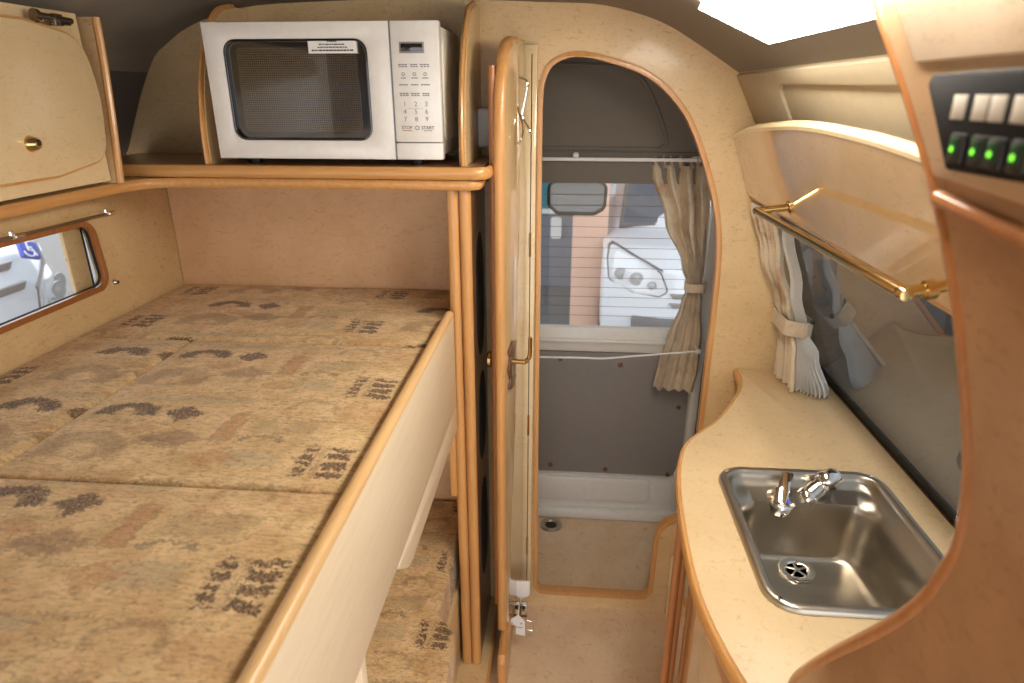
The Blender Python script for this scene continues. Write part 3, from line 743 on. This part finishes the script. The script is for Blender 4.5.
# catch, tag and toggle at the foot of the door
B().prism(rnd([(-.116, .158), (-.073, .160), (-.072, .113), (-.096, .093), (-.116, .110)], [.004, .004, .01, .006, .01]), 'Y', 1.490, 1.500, .003).obj('white_catch', 'whitepl', dd)
tg = thing('paper_tag', 'small white tag hanging at the foot of the folding door', 'tag', (-.10, 1.42, .03))
B().prism([(-.130, .080), (-.101, .106), (-.082, .083), (-.081, .031), (-.107, .036), (-.108, .066), (-.127, .072)], 'Y', 1.4205, 1.4225).obj('card', 'paper', tg)
B().box(-.106, -.088, 1.4195, 1.4206, .061, .0625).obj('print', 'inkred', tg)
for q in (-.118, -.092): B().box(q-.0025, q+.0025, 1.4195, 1.4206, .074, .077).obj('print', 'inkgrey', tg)
B().tube(crom([(-.101, 1.421, .104), (-.098, 1.43, .125), (-.096, 1.455, .135)], 4), .0009, 6).obj('string', 'paper', tg)
tl = thing('toggle_latch', 'small chrome toggle latch above the white tag', 'latch', (-.09, 1.47, .06))
for xa, xb in ((-.118, -.1005), (-.0965, -.079)):
    B().box(xa, xb, 1.462, 1.474, .066, .104, .003).obj('jaw', 'chrome', tl)
    B().box(xa+.004, xb-.004, 1.458, 1.463, .090, .100, .001).obj('slot', 'black', tl)
B().box(-.118, -.079, 1.474, 1.480, .045, .10, .002).obj('back_plate', 'darkmetal', tl)
B().tube(rnd([(-.082, .062), (-.060, .055), (-.058, .022), (-.080, .027)], .004, 3) and [(p[0], 1.450, p[1]) for p in rnd([(-.082, .062), (-.060, .055), (-.058, .022), (-.080, .027)], .004, 3)], .0018, 8, closed=True).obj('wire_ring', 'chrome', tl)
ks = thing('kick_board', 'low wood edged board on the floor below the folding door', 'board', (-.13, 1.42, FZ))
B().box(-.145, -.121, 1.285, 1.594, FZ, .085).obj('panel', 'lam', ks)
B().tube([(-.133, 1.283, FZ+.001), (-.133, 1.283, .080), (-.133, 1.287, .086), (-.133, 1.590, .086)], .0122, 12).obj('edge_trim', 'woodz', ks)
b = B().box(.335, .372, 1.575, 1.598, FZ, .20, .002)
tag(b.obj('trim_3', 'lam_pale'), 'short pale batten beside the sink cabinet', 'trim', kind='structure')

# ------------------------------------------------------------------ sink counter
ce = crom([(.452, 1.596), (.448, 1.53), (.428, 1.46), (.375, 1.355), (.335, 1.29), (.290, 1.237), (.258, 1.19), (.238, 1.13), (.222, 1.05), (.211, .93), (.206, .83), (.207, .747), (.217, .676), (.235, .605), (.265, .53), (.30, .46)], 5)
cpoly = ce + [(.655, .40), (.655, 1.596)]
so = rnd(rect(.298, .590, .733, 1.096), .045, 8)
wt = thing('worktop', 'speckled beige sink counter with curved wooden front edge', 'worktop', (.45, 1.0, .77))
B().prism([offset(cpoly, -.003), offset(so, -.008)], 'Z', .772, .800, .001).obj('top', 'counter', wt)
B().tube([(p[0], p[1], .7865) for p in ce], .0135, 12, sx=.5).obj('edge_trim', 'wood', wt)
# base cabinet
cb = thing('sink_cabinet', 'glossy beige cabinet under the sink counter', 'cabinet', (.45, .9, FZ))
fr = crom([(.238, .985), (.231, .92), (.225, .83), (.225, .75), (.236, .66), (.275, .56)], 5)
body = [(p[0]+.004, p[1]) for p in fr] + [(.655, .5), (.655, 1.57), (.50, 1.57), (.44, 1.43), (.39, 1.33), (.32, 1.23), (.28, 1.15), (.25, 1.05)]
bi = offset(so, .012)
B().prism([body, bi], 'Z', .60, .770).obj('upper_body', 'gloss', cb)
B().prism(body, 'Z', FZ, .60).obj('body', 'gloss', cb)
for xa, ya, m in ((.2315, .988, 'woodr'), (.2185, .978, 'woodr')):
    B().tube([(xa, ya, FZ), (xa, ya, .771)], .0062, 10, sx=1.0, sy=1.15).obj('post', m, cb)
ap = [p for p in ce if .48 < p[1] < .76]
B().loft([[(p[0]+.006, p[1], .770), (p[0]+.020, p[1], .770), (p[0]+.030, p[1], .755-(.76-p[1])*.35), (p[0]+.012, p[1], .755-(.76-p[1])*.35)] for p in ap]).obj('apron', 'woodr', cb)

# sink
sk = thing('sink', 'stainless steel sink with rounded rim set in the counter', 'sink', (.44, .92, .80))
rings = []
def ring(poly, z): return [(p[0], p[1], z) for p in poly]
seg = so
rings = [ring(offset(so, .004), .8005), ring(offset(so, .003), .806), ring(offset(so, -.001), .8095), ring(offset(so, -.009), .8095), ring(offset(so, -.013), .8065), ring(offset(so, -.016), .800)]
# bowl: straight sides, rounded floor; deck at the far edge for the tap
def bowl(inset, z, far):
    q = rnd(rect(.298+inset, .590-inset, .733+inset, 1.096-inset-far), max(.045-inset*.2, .03), 8); return ring(q, z)
rings += [ring(offset(so, -.019), .792), bowl(.021, .786, .012), bowl(.026, .779, .040), bowl(.033, .764, .036), bowl(.037, .72, .034), bowl(.041, .690, .033), bowl(.047, .676, .030), bowl(.056, .6685, .024), bowl(.068, .6660, .014), bowl(.10, .6650, -.012), bowl(.13, .6645, -.036)]
bk = B().loft(rings, caps=False)
t = bmesh.new(); vs = [t.verts.new(p) for p in rings[-1]]; t.faces.new(vs); bk.add(t)
bmesh.ops.remove_doubles(bk.bm, verts=bk.bm.verts, dist=1e-5); bmesh.ops.recalc_face_normals(bk.bm, faces=bk.bm.faces)
bk.obj('bowl', 'steel', sk, 60)
for x, y in ((.314, 1.080), (.574, 1.080), (.314, .749), (.574, .749)):
    B().lathe([(0, .0018), (.003, .0015), (.004, 0)], (x, y, .809), (0, 0, 1), 12).obj('rivet', 'chrome', sk)
dx, dy = .432, .985
dz = B().lathe([(.017, -.001), (.020, .002), (.026, .0035), (.031, .002), (.032, -.001)], (dx, dy, .6665), (0, 0, 1), 28).obj('drain', 'chrome', sk)
B().lathe([(0, .0005), (.018, .0005)], (dx, dy, .6665), (0, 0, 1), 24).obj('drain_hole', 'dark', dz)
b = B()
for a in range(5):
    an = a*2*PI/5+.3; b.tube([(dx, dy, .668), (dx+.018*math.cos(an), dy+.018*math.sin(an), .668)], .0022, 6)
b.lathe([(0, .004), (.004, .0035), (.005, .001)], (dx, dy, .6665), (0, 0, 1), 12); b.obj('strainer', 'chrome', dz)

tp = thing('water_tap', 'chrome tap with lever and folding spout in the sink', 'tap', (.43, 1.06, .775))
vx, vy = .405, 1.055
B().lathe([(.027, -.008), (.0275, .003), (.026, .010), (.020, .015), (.016, .022), (.015, .030), (0, .031)], (vx, vy-.012, .770), (0, -.35, 1), 28).obj('valve', 'chrome', tp)
lv = Matrix.Translation((vx+.002, vy-.014, .800)) @ Matrix.Rotation(-.45, 4, 'Z') @ Matrix.Rotation(.45, 4, 'X')
B().box(-.011, .011, -.036, .034, -.005, .007, .003, mat=lv).obj('lever', 'chrome', tp)
B().lathe([(0, .0005), (.0042, .0004), (.0042, 0)], (vx+.004, vy-.040, .790), (0, -.4, 1), 14).obj('colour_dot', 'signblue', tp)
sb0 = Vector((.452, 1.048, .778)); sb1 = Vector((.488, 1.058, .812))
dv = (sb1-sb0)
B().lathe([(.019, -.004), (.0195, .006), (.0175, .010), (.016, .013), (.016, .028), (.0145, .031), (.0145, .046), (.014, .050)], sb0, dv, 24).obj('spout', 'chrome', tp)
B().lathe([(0, -.018), (.014, -.017), (.0185, -.011), (.019, .0), (.0185, .013), (.014, .020), (0, .022)], sb1, (.9, .25, .30), 24).obj('spout_head', 'chrome', tp)
B().lathe([(0, .003), (.009, .0025), (.0095, 0)], sb1+Vector((.004, -.012, -.012)), (0.1, -.7, -.7), 18).obj('aerator', 'black', tp)

# ------------------------------------------------------------------ leaning cupboard panel and brass rail
op = thing('locker_front', 'glossy arched beige panel leaning above the sink window', 'panel', (.42, 1.0, 1.245))
top = crom([(1.597, 1.372), (1.45, 1.394), (1.274, 1.408), (1.10, 1.4175), (.94, 1.4165), (.80, 1.410), (.65, 1.395), (.50, 1.365), (.34, 1.32)], 4)
def px_(z): return .426-.385*(z-1.245)
A = [(px_(z), y, z) for y, z in top] + [(px_(1.245), .34, 1.245), (px_(1.245), 1.597, 1.245)]
n3 = Vector((.933, 0, .359))*.016
t_ = bmesh.new(); va = [t_.verts.new(p) for p in A]; vb = [t_.verts.new(Vector(p)+n3) for p in A]
t_.faces.new(va); t_.faces.new(list(reversed(vb)))
for i in range(len(A)): j = (i+1) % len(A); t_.faces.new((va[i], va[j], vb[j], vb[i]))
bmesh.ops.recalc_face_normals(t_, faces=t_.faces)
B().add(t_).obj('panel', 'gloss', op)
B().tube([(px_(z)+.008, y, z+.003) for y, z in top], .0095, 10).obj('top_trim', 'lam_pale', op)
B().tube([(px_(1.244)+.006, .34, 1.244), (px_(1.244)+.006, 1.597, 1.244)], .0045, 8).obj('lower_trim', 'wood', op)
tag(B().loft([[(.435, y, 1.236), (.50, y, 1.236), (.50, y, 1.243), (.435, y, 1.243)] for y in (.34, 1.597)]).obj('trim_4', 'lam'), 'narrow underside strip joining the leaning panel to the window head', 'trim', kind='structure')
rl = thing('brass_rail', 'polished brass rail on brackets below the leaning panel', 'rail', (.38, 1.0, 1.265))
ra, rbp = Vector((.357, 1.262, 1.262)), Vector((.357, .690, 1.272))
B().tube([ra, rbp], .0068, 14).obj('bar', 'brass', rl)
for p, zz in ((ra, 1.27), (rbp, 1.285)):
    b = B().tube([p, (px_(zz)-.001, p.y, zz)], .0068, 14)
    b.lathe([(.0, -.008), (.0068, -.0075), (.0078, 0), (.0068, .0075), (0, .008)], p, (0, 1, 0), 16)
    b.lathe([(.013, 0), (.013, .003), (.008, .006)], (px_(zz)-.0005, p.y, zz), (-1, 0, -.38), 16); b.obj('bracket', 'brass', rl)
B().lathe([(.0105, 0), (.0105, .010)], rbp+Vector((.02, 0, .004)), (1, 0, .2), 16).obj('collar', 'brass', rl)

# side curtain
def pleats(name, parent, zs, mat, npl=9):
    pass
sc = thing('curtain', 'beige and white pleated curtain tied back at the sink window', 'curtain', (.58, 1.5, .80))
def cloth(parent, name, secs, npl, mat, th=.002, jit=.2, seed=0, sharp=.97):
    rows = []; nu = npl*8; rs = random.Random(seed); ph0 = rs.random()*6
    for i in range(len(secs)-1):
        for k in range(7 if i == len(secs)-2 else 6):
            f = k/6; f2 = f*f*(3-2*f)
            s = [a+(c-a)*(f if j in (0, ) else f2) for j, (a, c) in enumerate(zip(secs[i], secs[i+1]))]
            z, xa, ya, xb, yb, dp = s
            d = Vector((xb-xa, yb-ya)); L = d.length; d.normalize(); nn = Vector((-d.y, d.x)); r = []
            for q in range(nu+1):
                u = q/nu; ph = 2*PI*npl*u+ph0+jit*math.sin(u*13+z*7)
                tri = math.asin(math.sin(ph)*sharp)/(PI/2)
                mod = 1+.35*math.sin(7*u+ph0)
                p = Vector((xa, ya))+d*(L*u)+nn*(dp*.5*tri*mod); r.append((p, nn, z))
            rows.append(r)
    rings = [[(p.x, p.y, z) for p, nn, z in r]+[(p.x+nn.x*th, p.y+nn.y*th, z) for p, nn, z in reversed(r)] for r in rows]
    return B().loft(rings).obj(name, mat, parent, 24)
# printed outer cloth and the white lining fan
cloth(sc, 'cloth', [(1.232, .436, 1.578, .452, 1.44, .030), (1.12, .474, 1.578, .478, 1.455, .030), (1.0, .520, 1.572, .524, 1.48, .024), (.957, .535, 1.568, .540, 1.49, .020), (.90, .540, 1.572, .548, 1.465, .026), (.806, .545, 1.578, .552, 1.445, .030)], 5, 'curtain', seed=2)
cloth(sc, 'lining', [(1.20, .462, 1.43, .480, 1.41, .006), (1.05, .512, 1.465, .530, 1.445, .008), (.957, .543, 1.482, .562, 1.466, .012), (.90, .554, 1.470, .588, 1.440, .034), (.806, .562, 1.462, .622, 1.425, .050)], 8, 'lining', seed=5, jit=.05)
bt = rnd([(.520, 1.592), (.518, 1.482), (.556, 1.455), (.578, 1.475), (.575, 1.59)], .014)
B().prism([offset(bt, .0015), offset(bt, -.0015)], 'Z', .938, .975, .001).obj('tie_band', 'curtain', sc)
B().lathe([(0, .006), (.005, .004), (.006, 0)], (.568, 1.455, .98), (0, -1, 0), 12).obj('snap', 'black', sc)
# tailgate curtain
tc = thing('curtain', 'beige pleated curtain tied back beside the tailgate window', 'curtain', (.36, 1.95, .60))
cloth(tc, 'heading', [(1.302, .232, 1.962, .402, 1.938, .046), (1.285, .235, 1.960, .404, 1.938, .058), (1.268, .240, 1.956, .406, 1.936, .040)], 7, 'curtain', seed=21, jit=.9, th=.003, sharp=.99)
cloth(tc, 'cloth', [(1.276, .236, 1.955, .405, 1.930, .050), (1.262, .240, 1.952, .408, 1.930, .046), (1.12, .290, 1.953, .415, 1.935, .044), (.98, .352, 1.955, .418, 1.94, .036), (.915, .374, 1.955, .416, 1.945, .030)], 4, 'curtain', seed=11, jit=.5, th=.003, sharp=.9)
cloth(tc, 'cloth', [(.915, .374, 1.955, .416, 1.945, .030), (.86, .360, 1.955, .420, 1.94, .034), (.76, .332, 1.955, .432, 1.94, .036), (.65, .306, 1.95, .432, 1.938, .036), (.572, .296, 1.95, .422, 1.935, .040)], 4, 'curtain', seed=14, jit=.4, th=.003, sharp=.9)
bt = rnd(rect(.368, .426, 1.922, 1.975), .018)
B().prism([offset(bt, .002), offset(bt, -.001)], 'Z', .905, .932, .001).obj('tie_band', 'curtain', tc)

# ------------------------------------------------------------------ ceiling lamp
la = thing('ceiling_lamp', 'bright rectangular lamp on the ceiling over the sink', 'lamp', (.27, 1.03, 1.56))
L0, L1 = Vector((.203, 1.603)), Vector((.338, 1.543))
dl = (L1-L0).normalized(); nl = Vector((-dl.y, dl.x))
def lring(y, ins, dn):
    a = L0+dl*ins+nl*(-dn); c = L1-dl*ins+nl*(-dn); return a, c
def lampbox(b, y0, y1, ins, d0, d1, bev):
    a, c = L0+dl*ins, L1-dl*ins
    q = [a+nl*d0, c+nl*d0, c+nl*d1, a+nl*d1]
    return b.prism([tuple(p) for p in q], 'Y', y0, y1, bev)
lampbox(B(), .44, 1.205, -.002, .006, .022, .002).obj('housing', 'whitepl', la)
lampbox(B(), .444, 1.201, .003, -.006, .006, .005).obj('diffuser', 'lampglow', la)

# ------------------------------------------------------------------ tall cabinet in the right foreground
XP = .28
edge = crom([(.735, 1.60), (.703, 1.55), (.61, 1.472), (.528, 1.397), (.471, 1.331), (.432, 1.27), (.413, 1.234), (.402, 1.20), (.400, 1.169), (.406, 1.145), (.421, 1.102), (.459, 1.037), (.527, .937), (.585, .845), (.60, .806)], 5)
tcab = thing('tall_cabinet', 'brown tall cabinet with curved wooden edge in the right foreground', 'cabinet', (.29, .3, .80))
B().prism(edge+[(.10, .806), (.10, 1.60)], 'X', XP, XP+.018).obj('side_panel', 'lam_brown', tcab)
B().tube([(XP+.006, p[0], p[1]) for p in edge], .0085, 12).obj('edge_trim', 'woodr', tcab)
ledge = crom([(.518, 1.396), (.46, 1.391), (.41, 1.387), (.30, 1.385), (.11, 1.384)], 4)
B().tube([(XP-.001, p[0], p[1]) for p in ledge], .0065, 10, sx=1.2).obj('ledge', 'woodr', tcab)
up = [(p[0]-.012, p[1]) for p in edge if p[1] > 1.40] + [(.11, 1.392), (.11, 1.60)]
B().prism(up, 'X', XP-.004, XP+.001, .001).obj('upper_panel', 'lam_tan', tcab)
B().prism(rnd([(.648, 1.56), (.640, 1.542), (.585, 1.492), (.12, 1.492), (.12, 1.56)], [.004, .004, .008, .004, .004]), 'X', XP-.009, XP-.003, .002).obj('flap', 'flap', tcab)
sw = thing('switch_panel', 'black switch panel with green lights on the tall cabinet', 'switch panel', (.27, .48, 1.45))
B().prism(rnd([(.557, 1.4825), (.28, 1.486), (.28, 1.4215), (.501, 1.4185)], [.006, .004, .004, .006]), 'X', XP-.012, XP-.0035, .002).obj('case', 'mattblack', sw)
for y, w in ((.5005, .0095), (.4755, .0095), (.457, .0095), (.434, .0095)):
    k = B().box(XP-.0145, XP-.011, y-.019, y-.001, 1.424, 1.444, .002).obj('rocker', 'black', sw)
    B().box(XP-.0155, XP-.014, y-.014, y-.004, 1.428, 1.441, .001).obj('lens', 'ledbase', k)
    B().lathe([(0, .001), (.0018, .0008), (.0022, 0)], (XP-.0154, y-.0085, 1.4335), (-1, 0, 0), 14).obj('led', 'led', k)
    B().box(XP-.0128, XP-.0115, y-w*.85, y+w*.85, 1.4525, 1.4685, .0006).obj('switch_label', 'label', sw)

# ------------------------------------------------------------------ vehicles and buildings outside
def car(label, loc, rz, hood=1.0, bars=((.625, .34), (.55, .34)), size=1.0):
    r = thing('van', label, 'van', loc)
    W = .85
    prof = rnd([(.05, .22), (.0, .42), (.0, .60), (.03, .80*hood), (.12, .98*hood), (.50, 1.06*hood), (1.02, 1.66), (1.5, 1.84), (4.2, 1.82), (4.45, 1.2), (4.45, .25)], [.05, .1, .1, .1, .12, .08, .12, .2, .15, .1, .08])
    parts = []
    # body swept in x with the nose curving back at the corners
    xs_ = [-.85, -.82, -.74, -.60, -.4, -.2, 0, .2, .4, .60, .74, .82, .85]
    rings = []
    for x in xs_:
        k = abs(x)/W; back = .30*k**4; sq = 1-.10*k**8
        rings.append([(x*(1-.10*max(0, (z-1.0))), y+back*max(0, 1-y/2.0), .22+(z-.22)*sq) for y, z in prof])
    def front(x, z):     # y of the nose at height z
        k = abs(x)/W; base = 0 if z < .6 else (.03*(z-.6)/(.8*hood-.6) if z < .8*hood else .03+.09*(z-.8*hood)/(.18*hood))
        return base+.30*k**4*(1-base/2)
    def pb(bb, name, m): parts.append(bb.obj(name, m, r, 40)); return parts[-1]
    bb = B().loft(rings); pb(bb, 'body', 'carwhite')
    yb, zb, yt, zt = .52, 1.06*hood, 1.0, 1.64
    nrm = Vector((0, -(zt-zb), yt-yb)).normalized()
    def scr(i, o):
        return [Vector(q)+nrm*o for q in [(-W+.13+i, yb+.03+i*.5, zb+.02+i*.5), (W-.13-i, yb+.03+i*.5, zb+.02+i*.5), (W-.22-i, yt-i*.5, zt-i*.5), (-W+.22+i, yt-i*.5, zt-i*.5)]]
    pb(B().loft([scr(0, -.05), scr(0, .012)]), 'screen_surround', 'cargrey')
    pb(B().loft([scr(.035, -.02), scr(.035, .016)]), 'windscreen', 'carglass')
    for sgn_ in (-1, 1):
        q = [(.80, .985), (.62, .905), (.42, .80), (.36, .66), (.42, .625), (.62, .64), (.80, .70), (.815, .85)]
        f3 = lambda g, o: [(sgn_*a_, front(a_, z_)-o, z_) for a_, z_ in g]
        sm = [tuple(p_) for p_ in rnd(q, .03, 3)]
        sm = [(a_, .66+(z_-.66)*(hood)) for a_, z_ in sm]
        pb(B().loft([f3(offset(sm, .012), -.05), f3(offset(sm, .012), .004)]), 'headlight_rim', 'cargrey')
        h = pb(B().loft([f3(sm, -.04), f3(sm, .010)]), 'headlight', 'lens')
        for (a_, z_, rr_) in ((.60, .74, .055), (.72, .76, .05), (.48, .70, .035)):
            z_ = .66+(z_-.66)*hood
            pb(B().lathe([(rr_, 0), (rr_*.98, .006), (rr_*.7, .003), (rr_*.3, .012), (0, .014)], (sgn_*a_, front(a_, z_)-.010, z_), (0, -1, 0), 20), 'reflector', 'reflector')
        pb(B().loft([f3([(.40, .825), (.62, .925), (.79, .995), (.79, .985), (.62, .910), (.40, .812)], -.02), f3([(.40, .825), (.62, .925), (.79, .995), (.79, .985), (.62, .910), (.40, .812)], .012)]), 'headlight_brow', 'cargrey')
        xa, xb = sorted((sgn_*(W+.02), sgn_*(W+.20)))
        pb(B().box(xa, xb, .72, .82, 1.10, 1.30, .03), 'door_mirror', 'carwhite')
        pb(B().prism(rnd([(1.2, 1.18), (1.45, 1.62), (3.9, 1.62), (4.1, 1.18)], .06), 'X', sgn_*(W-.06), sgn_*(W+.006)), 'side_window', 'carglass')
        for y in (.85, 3.55):
            pb(B().lathe([(0, -.02), (.18, -.02), (.20, .0), (.30, .01), (.315, .04), (.315, .17), (.28, .19)], (sgn_*(W+.01), y, .315), (-sgn_, 0, 0), 28), 'wheel', 'rubber')
    for z, w_ in bars:
        pb(B().prism([(-w_+.03, z-.02), (w_-.03, z-.02), (w_, z+.02), (-w_, z+.02)], 'Y', front(w_*.6, z)-.012, .10, .004), 'grille_bar', 'bumpergrey')
    pb(B().box(-.62, .62, -.015, .10, .33, .44, .02), 'bumper_grille', 'cargrey')
    pb(B().box(-.165, .165, -.025, .03, .47, .545, .004), 'number_plate', 'paper')
    r.rotation_euler = (0, 0, rz); r.scale = (size,)*3
    for o in parts: o.location = (0, 0, 0)
    return r
c1 = car('white van parked outside behind the tailgate window', (1.17, 5.0, -.66), 0)
c2 = car('white van outside the low bunk window with a blue wheelchair sticker', (-3.4, 3.36, -.68), PI/2, 1.05, ((.965, .34), (.855, .34)), 1.17)
c3 = car('white van outside the right side window beyond the sink', (3.3, 5.6, -.66), -PI/2-.5)
# wheelchair sticker on the second van (local: front faces -Y)
fm = Matrix.Translation((.385, .012, 1.035)) @ Matrix.Rotation(PI/2-.55, 4, 'X') @ Matrix.Rotation(-.42, 4, 'Z')
b = B().box(-.050, .050, -.050, .050, -.012, .0125, .003); b.xf(fm)
stk = b.obj('sticker', 'signblue', c2); stk.location = (0, 0, 0)
b = B()
ringo = [(-.008+.028*math.cos(a*PI/10), -.018+.028*math.sin(a*PI/10)) for a in range(-10, 7)]
b.tube([(x, y, .013) for x, y in ringo], .0045, 6)
b.tube([(-.010, .030, .013), (-.010, -.008, .013), (.018, -.010, .013), (.030, -.038, .013)], .0055, 6)
b.tube([(-.010, .014, .013), (.014, .014, .013)], .0045, 6)
b.lathe([(0, .004), (.009, .003), (.009, 0)], (-.011, .041, .011), (0, 0, 1), 14); b.xf(fm)
pg = b.obj('wheelchair_symbol', 'paper', stk); pg.location = (0, 0, 0)
pw = tag(B().box(.06, .36, 5.6, 5.9, -.66, 3.2, .01).obj('pillar', 'salmon'), 'salmon rendered pillar outside the tailgate window', 'pillar')
bl = thing('building', 'teal and grey shuttered building outside left of the salmon pillar', 'building', (-1.6, 7.4, -.66))
B().box(-3.2, .2, 7.4, 8.0, .22, 4.0).obj('wall', 'teal', bl)
B().box(-3.2, .2, 7.36, 7.98, -.66, .20).obj('shutter', 'shed', bl)
B().box(-3.2, .2, 7.34, 7.4, .20, .25).obj('ledge', 'paper', bl)
B().prism(rnd(rect(-.17, -.05, -.08, .16), .03), 'Y', 7.33, 7.37).obj('notice', 'paper', bl)
tag(B().box(.36, 6, 9.0, 9.3, -.66, 3.2).obj('boundary_wall', 'salmon'), 'salmon wall far behind the white van', 'wall')
# rear view mirror outside the tailgate glass
rm = thing('rear_mirror', 'rounded under view mirror outside the tailgate window', 'mirror', (.034, 2.12, 1.16))
mo = rnd([(-.062, 1.215), (.128, 1.215), (.124, 1.125), (.09, 1.105), (-.03, 1.105), (-.062, 1.135)], [.03, .03, .03, .03, .03, .03])
ym = 2.09
B().prism([mo, offset(mo, -.010)], 'Y', ym-.006, ym+.03, .003).obj('housing', 'black', rm)
B().prism(offset(mo, -.004), 'Y', ym, ym+.004).obj('mirror_face', 'carglass', rm)
B().tube([(.03, ym+.02, 1.20), (.03, ym+.01, 1.30), (.03, 2.03, 1.33)], .008, 8).obj('arm', 'black', rm)
# painted bay line outside
tag(B().box(1.3, 1.45, .4, 4.2, -.66, -.655).obj('parking_line', 'roadpaint'), 'white painted bay line on the tarmac beside the van', 'line')

# ------------------------------------------------------------------ world, lights, camera
w = bpy.data.worlds.new('World'); SC.world = w; w.use_nodes = True
nt = w.node_tree; nt.nodes.clear()
o = nt.nodes.new('ShaderNodeOutputWorld'); bg = nt.nodes.new('ShaderNodeBackground')
tc_ = nt.nodes.new('ShaderNodeTexCoord'); sp = nt.nodes.new('ShaderNodeSeparateXYZ'); rp = nt.nodes.new('ShaderNodeValToRGB')
nt.links.new(tc_.outputs['Generated'], sp.inputs[0]); nt.links.new(sp.outputs[2], rp.inputs[0])
e = rp.color_ramp.elements; e[0].position = 0.0; e[0].color = (.80, .80, .82, 1); e[1].position = .7; e[1].color = (.95, .98, 1.05, 1)
nt.links.new(rp.outputs[0], bg.inputs[0]); bg.inputs[1].default_value = 2.0; nt.links.new(bg.outputs[0], o.inputs[0])

cam = bpy.data.cameras.new('Camera'); co_ = bpy.data.objects.new('Camera', cam); COL.objects.link(co_)
co_.location = (0, 0, 1.47)
P = math.atan(249/650)
co_.rotation_euler = (PI/2-P, 0, math.radians(4.76))
cam.sensor_width = 36; cam.lens = 650/1024*36; cam.clip_start = .02
cam.dof.use_dof = True; cam.dof.focus_distance = 1.35; cam.dof.aperture_fstop = 4.5
SC.camera = co_
SC.view_settings.view_transform = 'Standard'; SC.view_settings.look = 'None'
SC.view_settings.exposure = 0.62; SC.view_settings.gamma = 1; SC.view_settings.use_curve_mapping = False
SC.cycles.use_denoising = True
SC.cycles.max_bounces = 10; SC.cycles.transparent_max_bounces = 12
SC.cycles.sample_clamp_indirect = 8
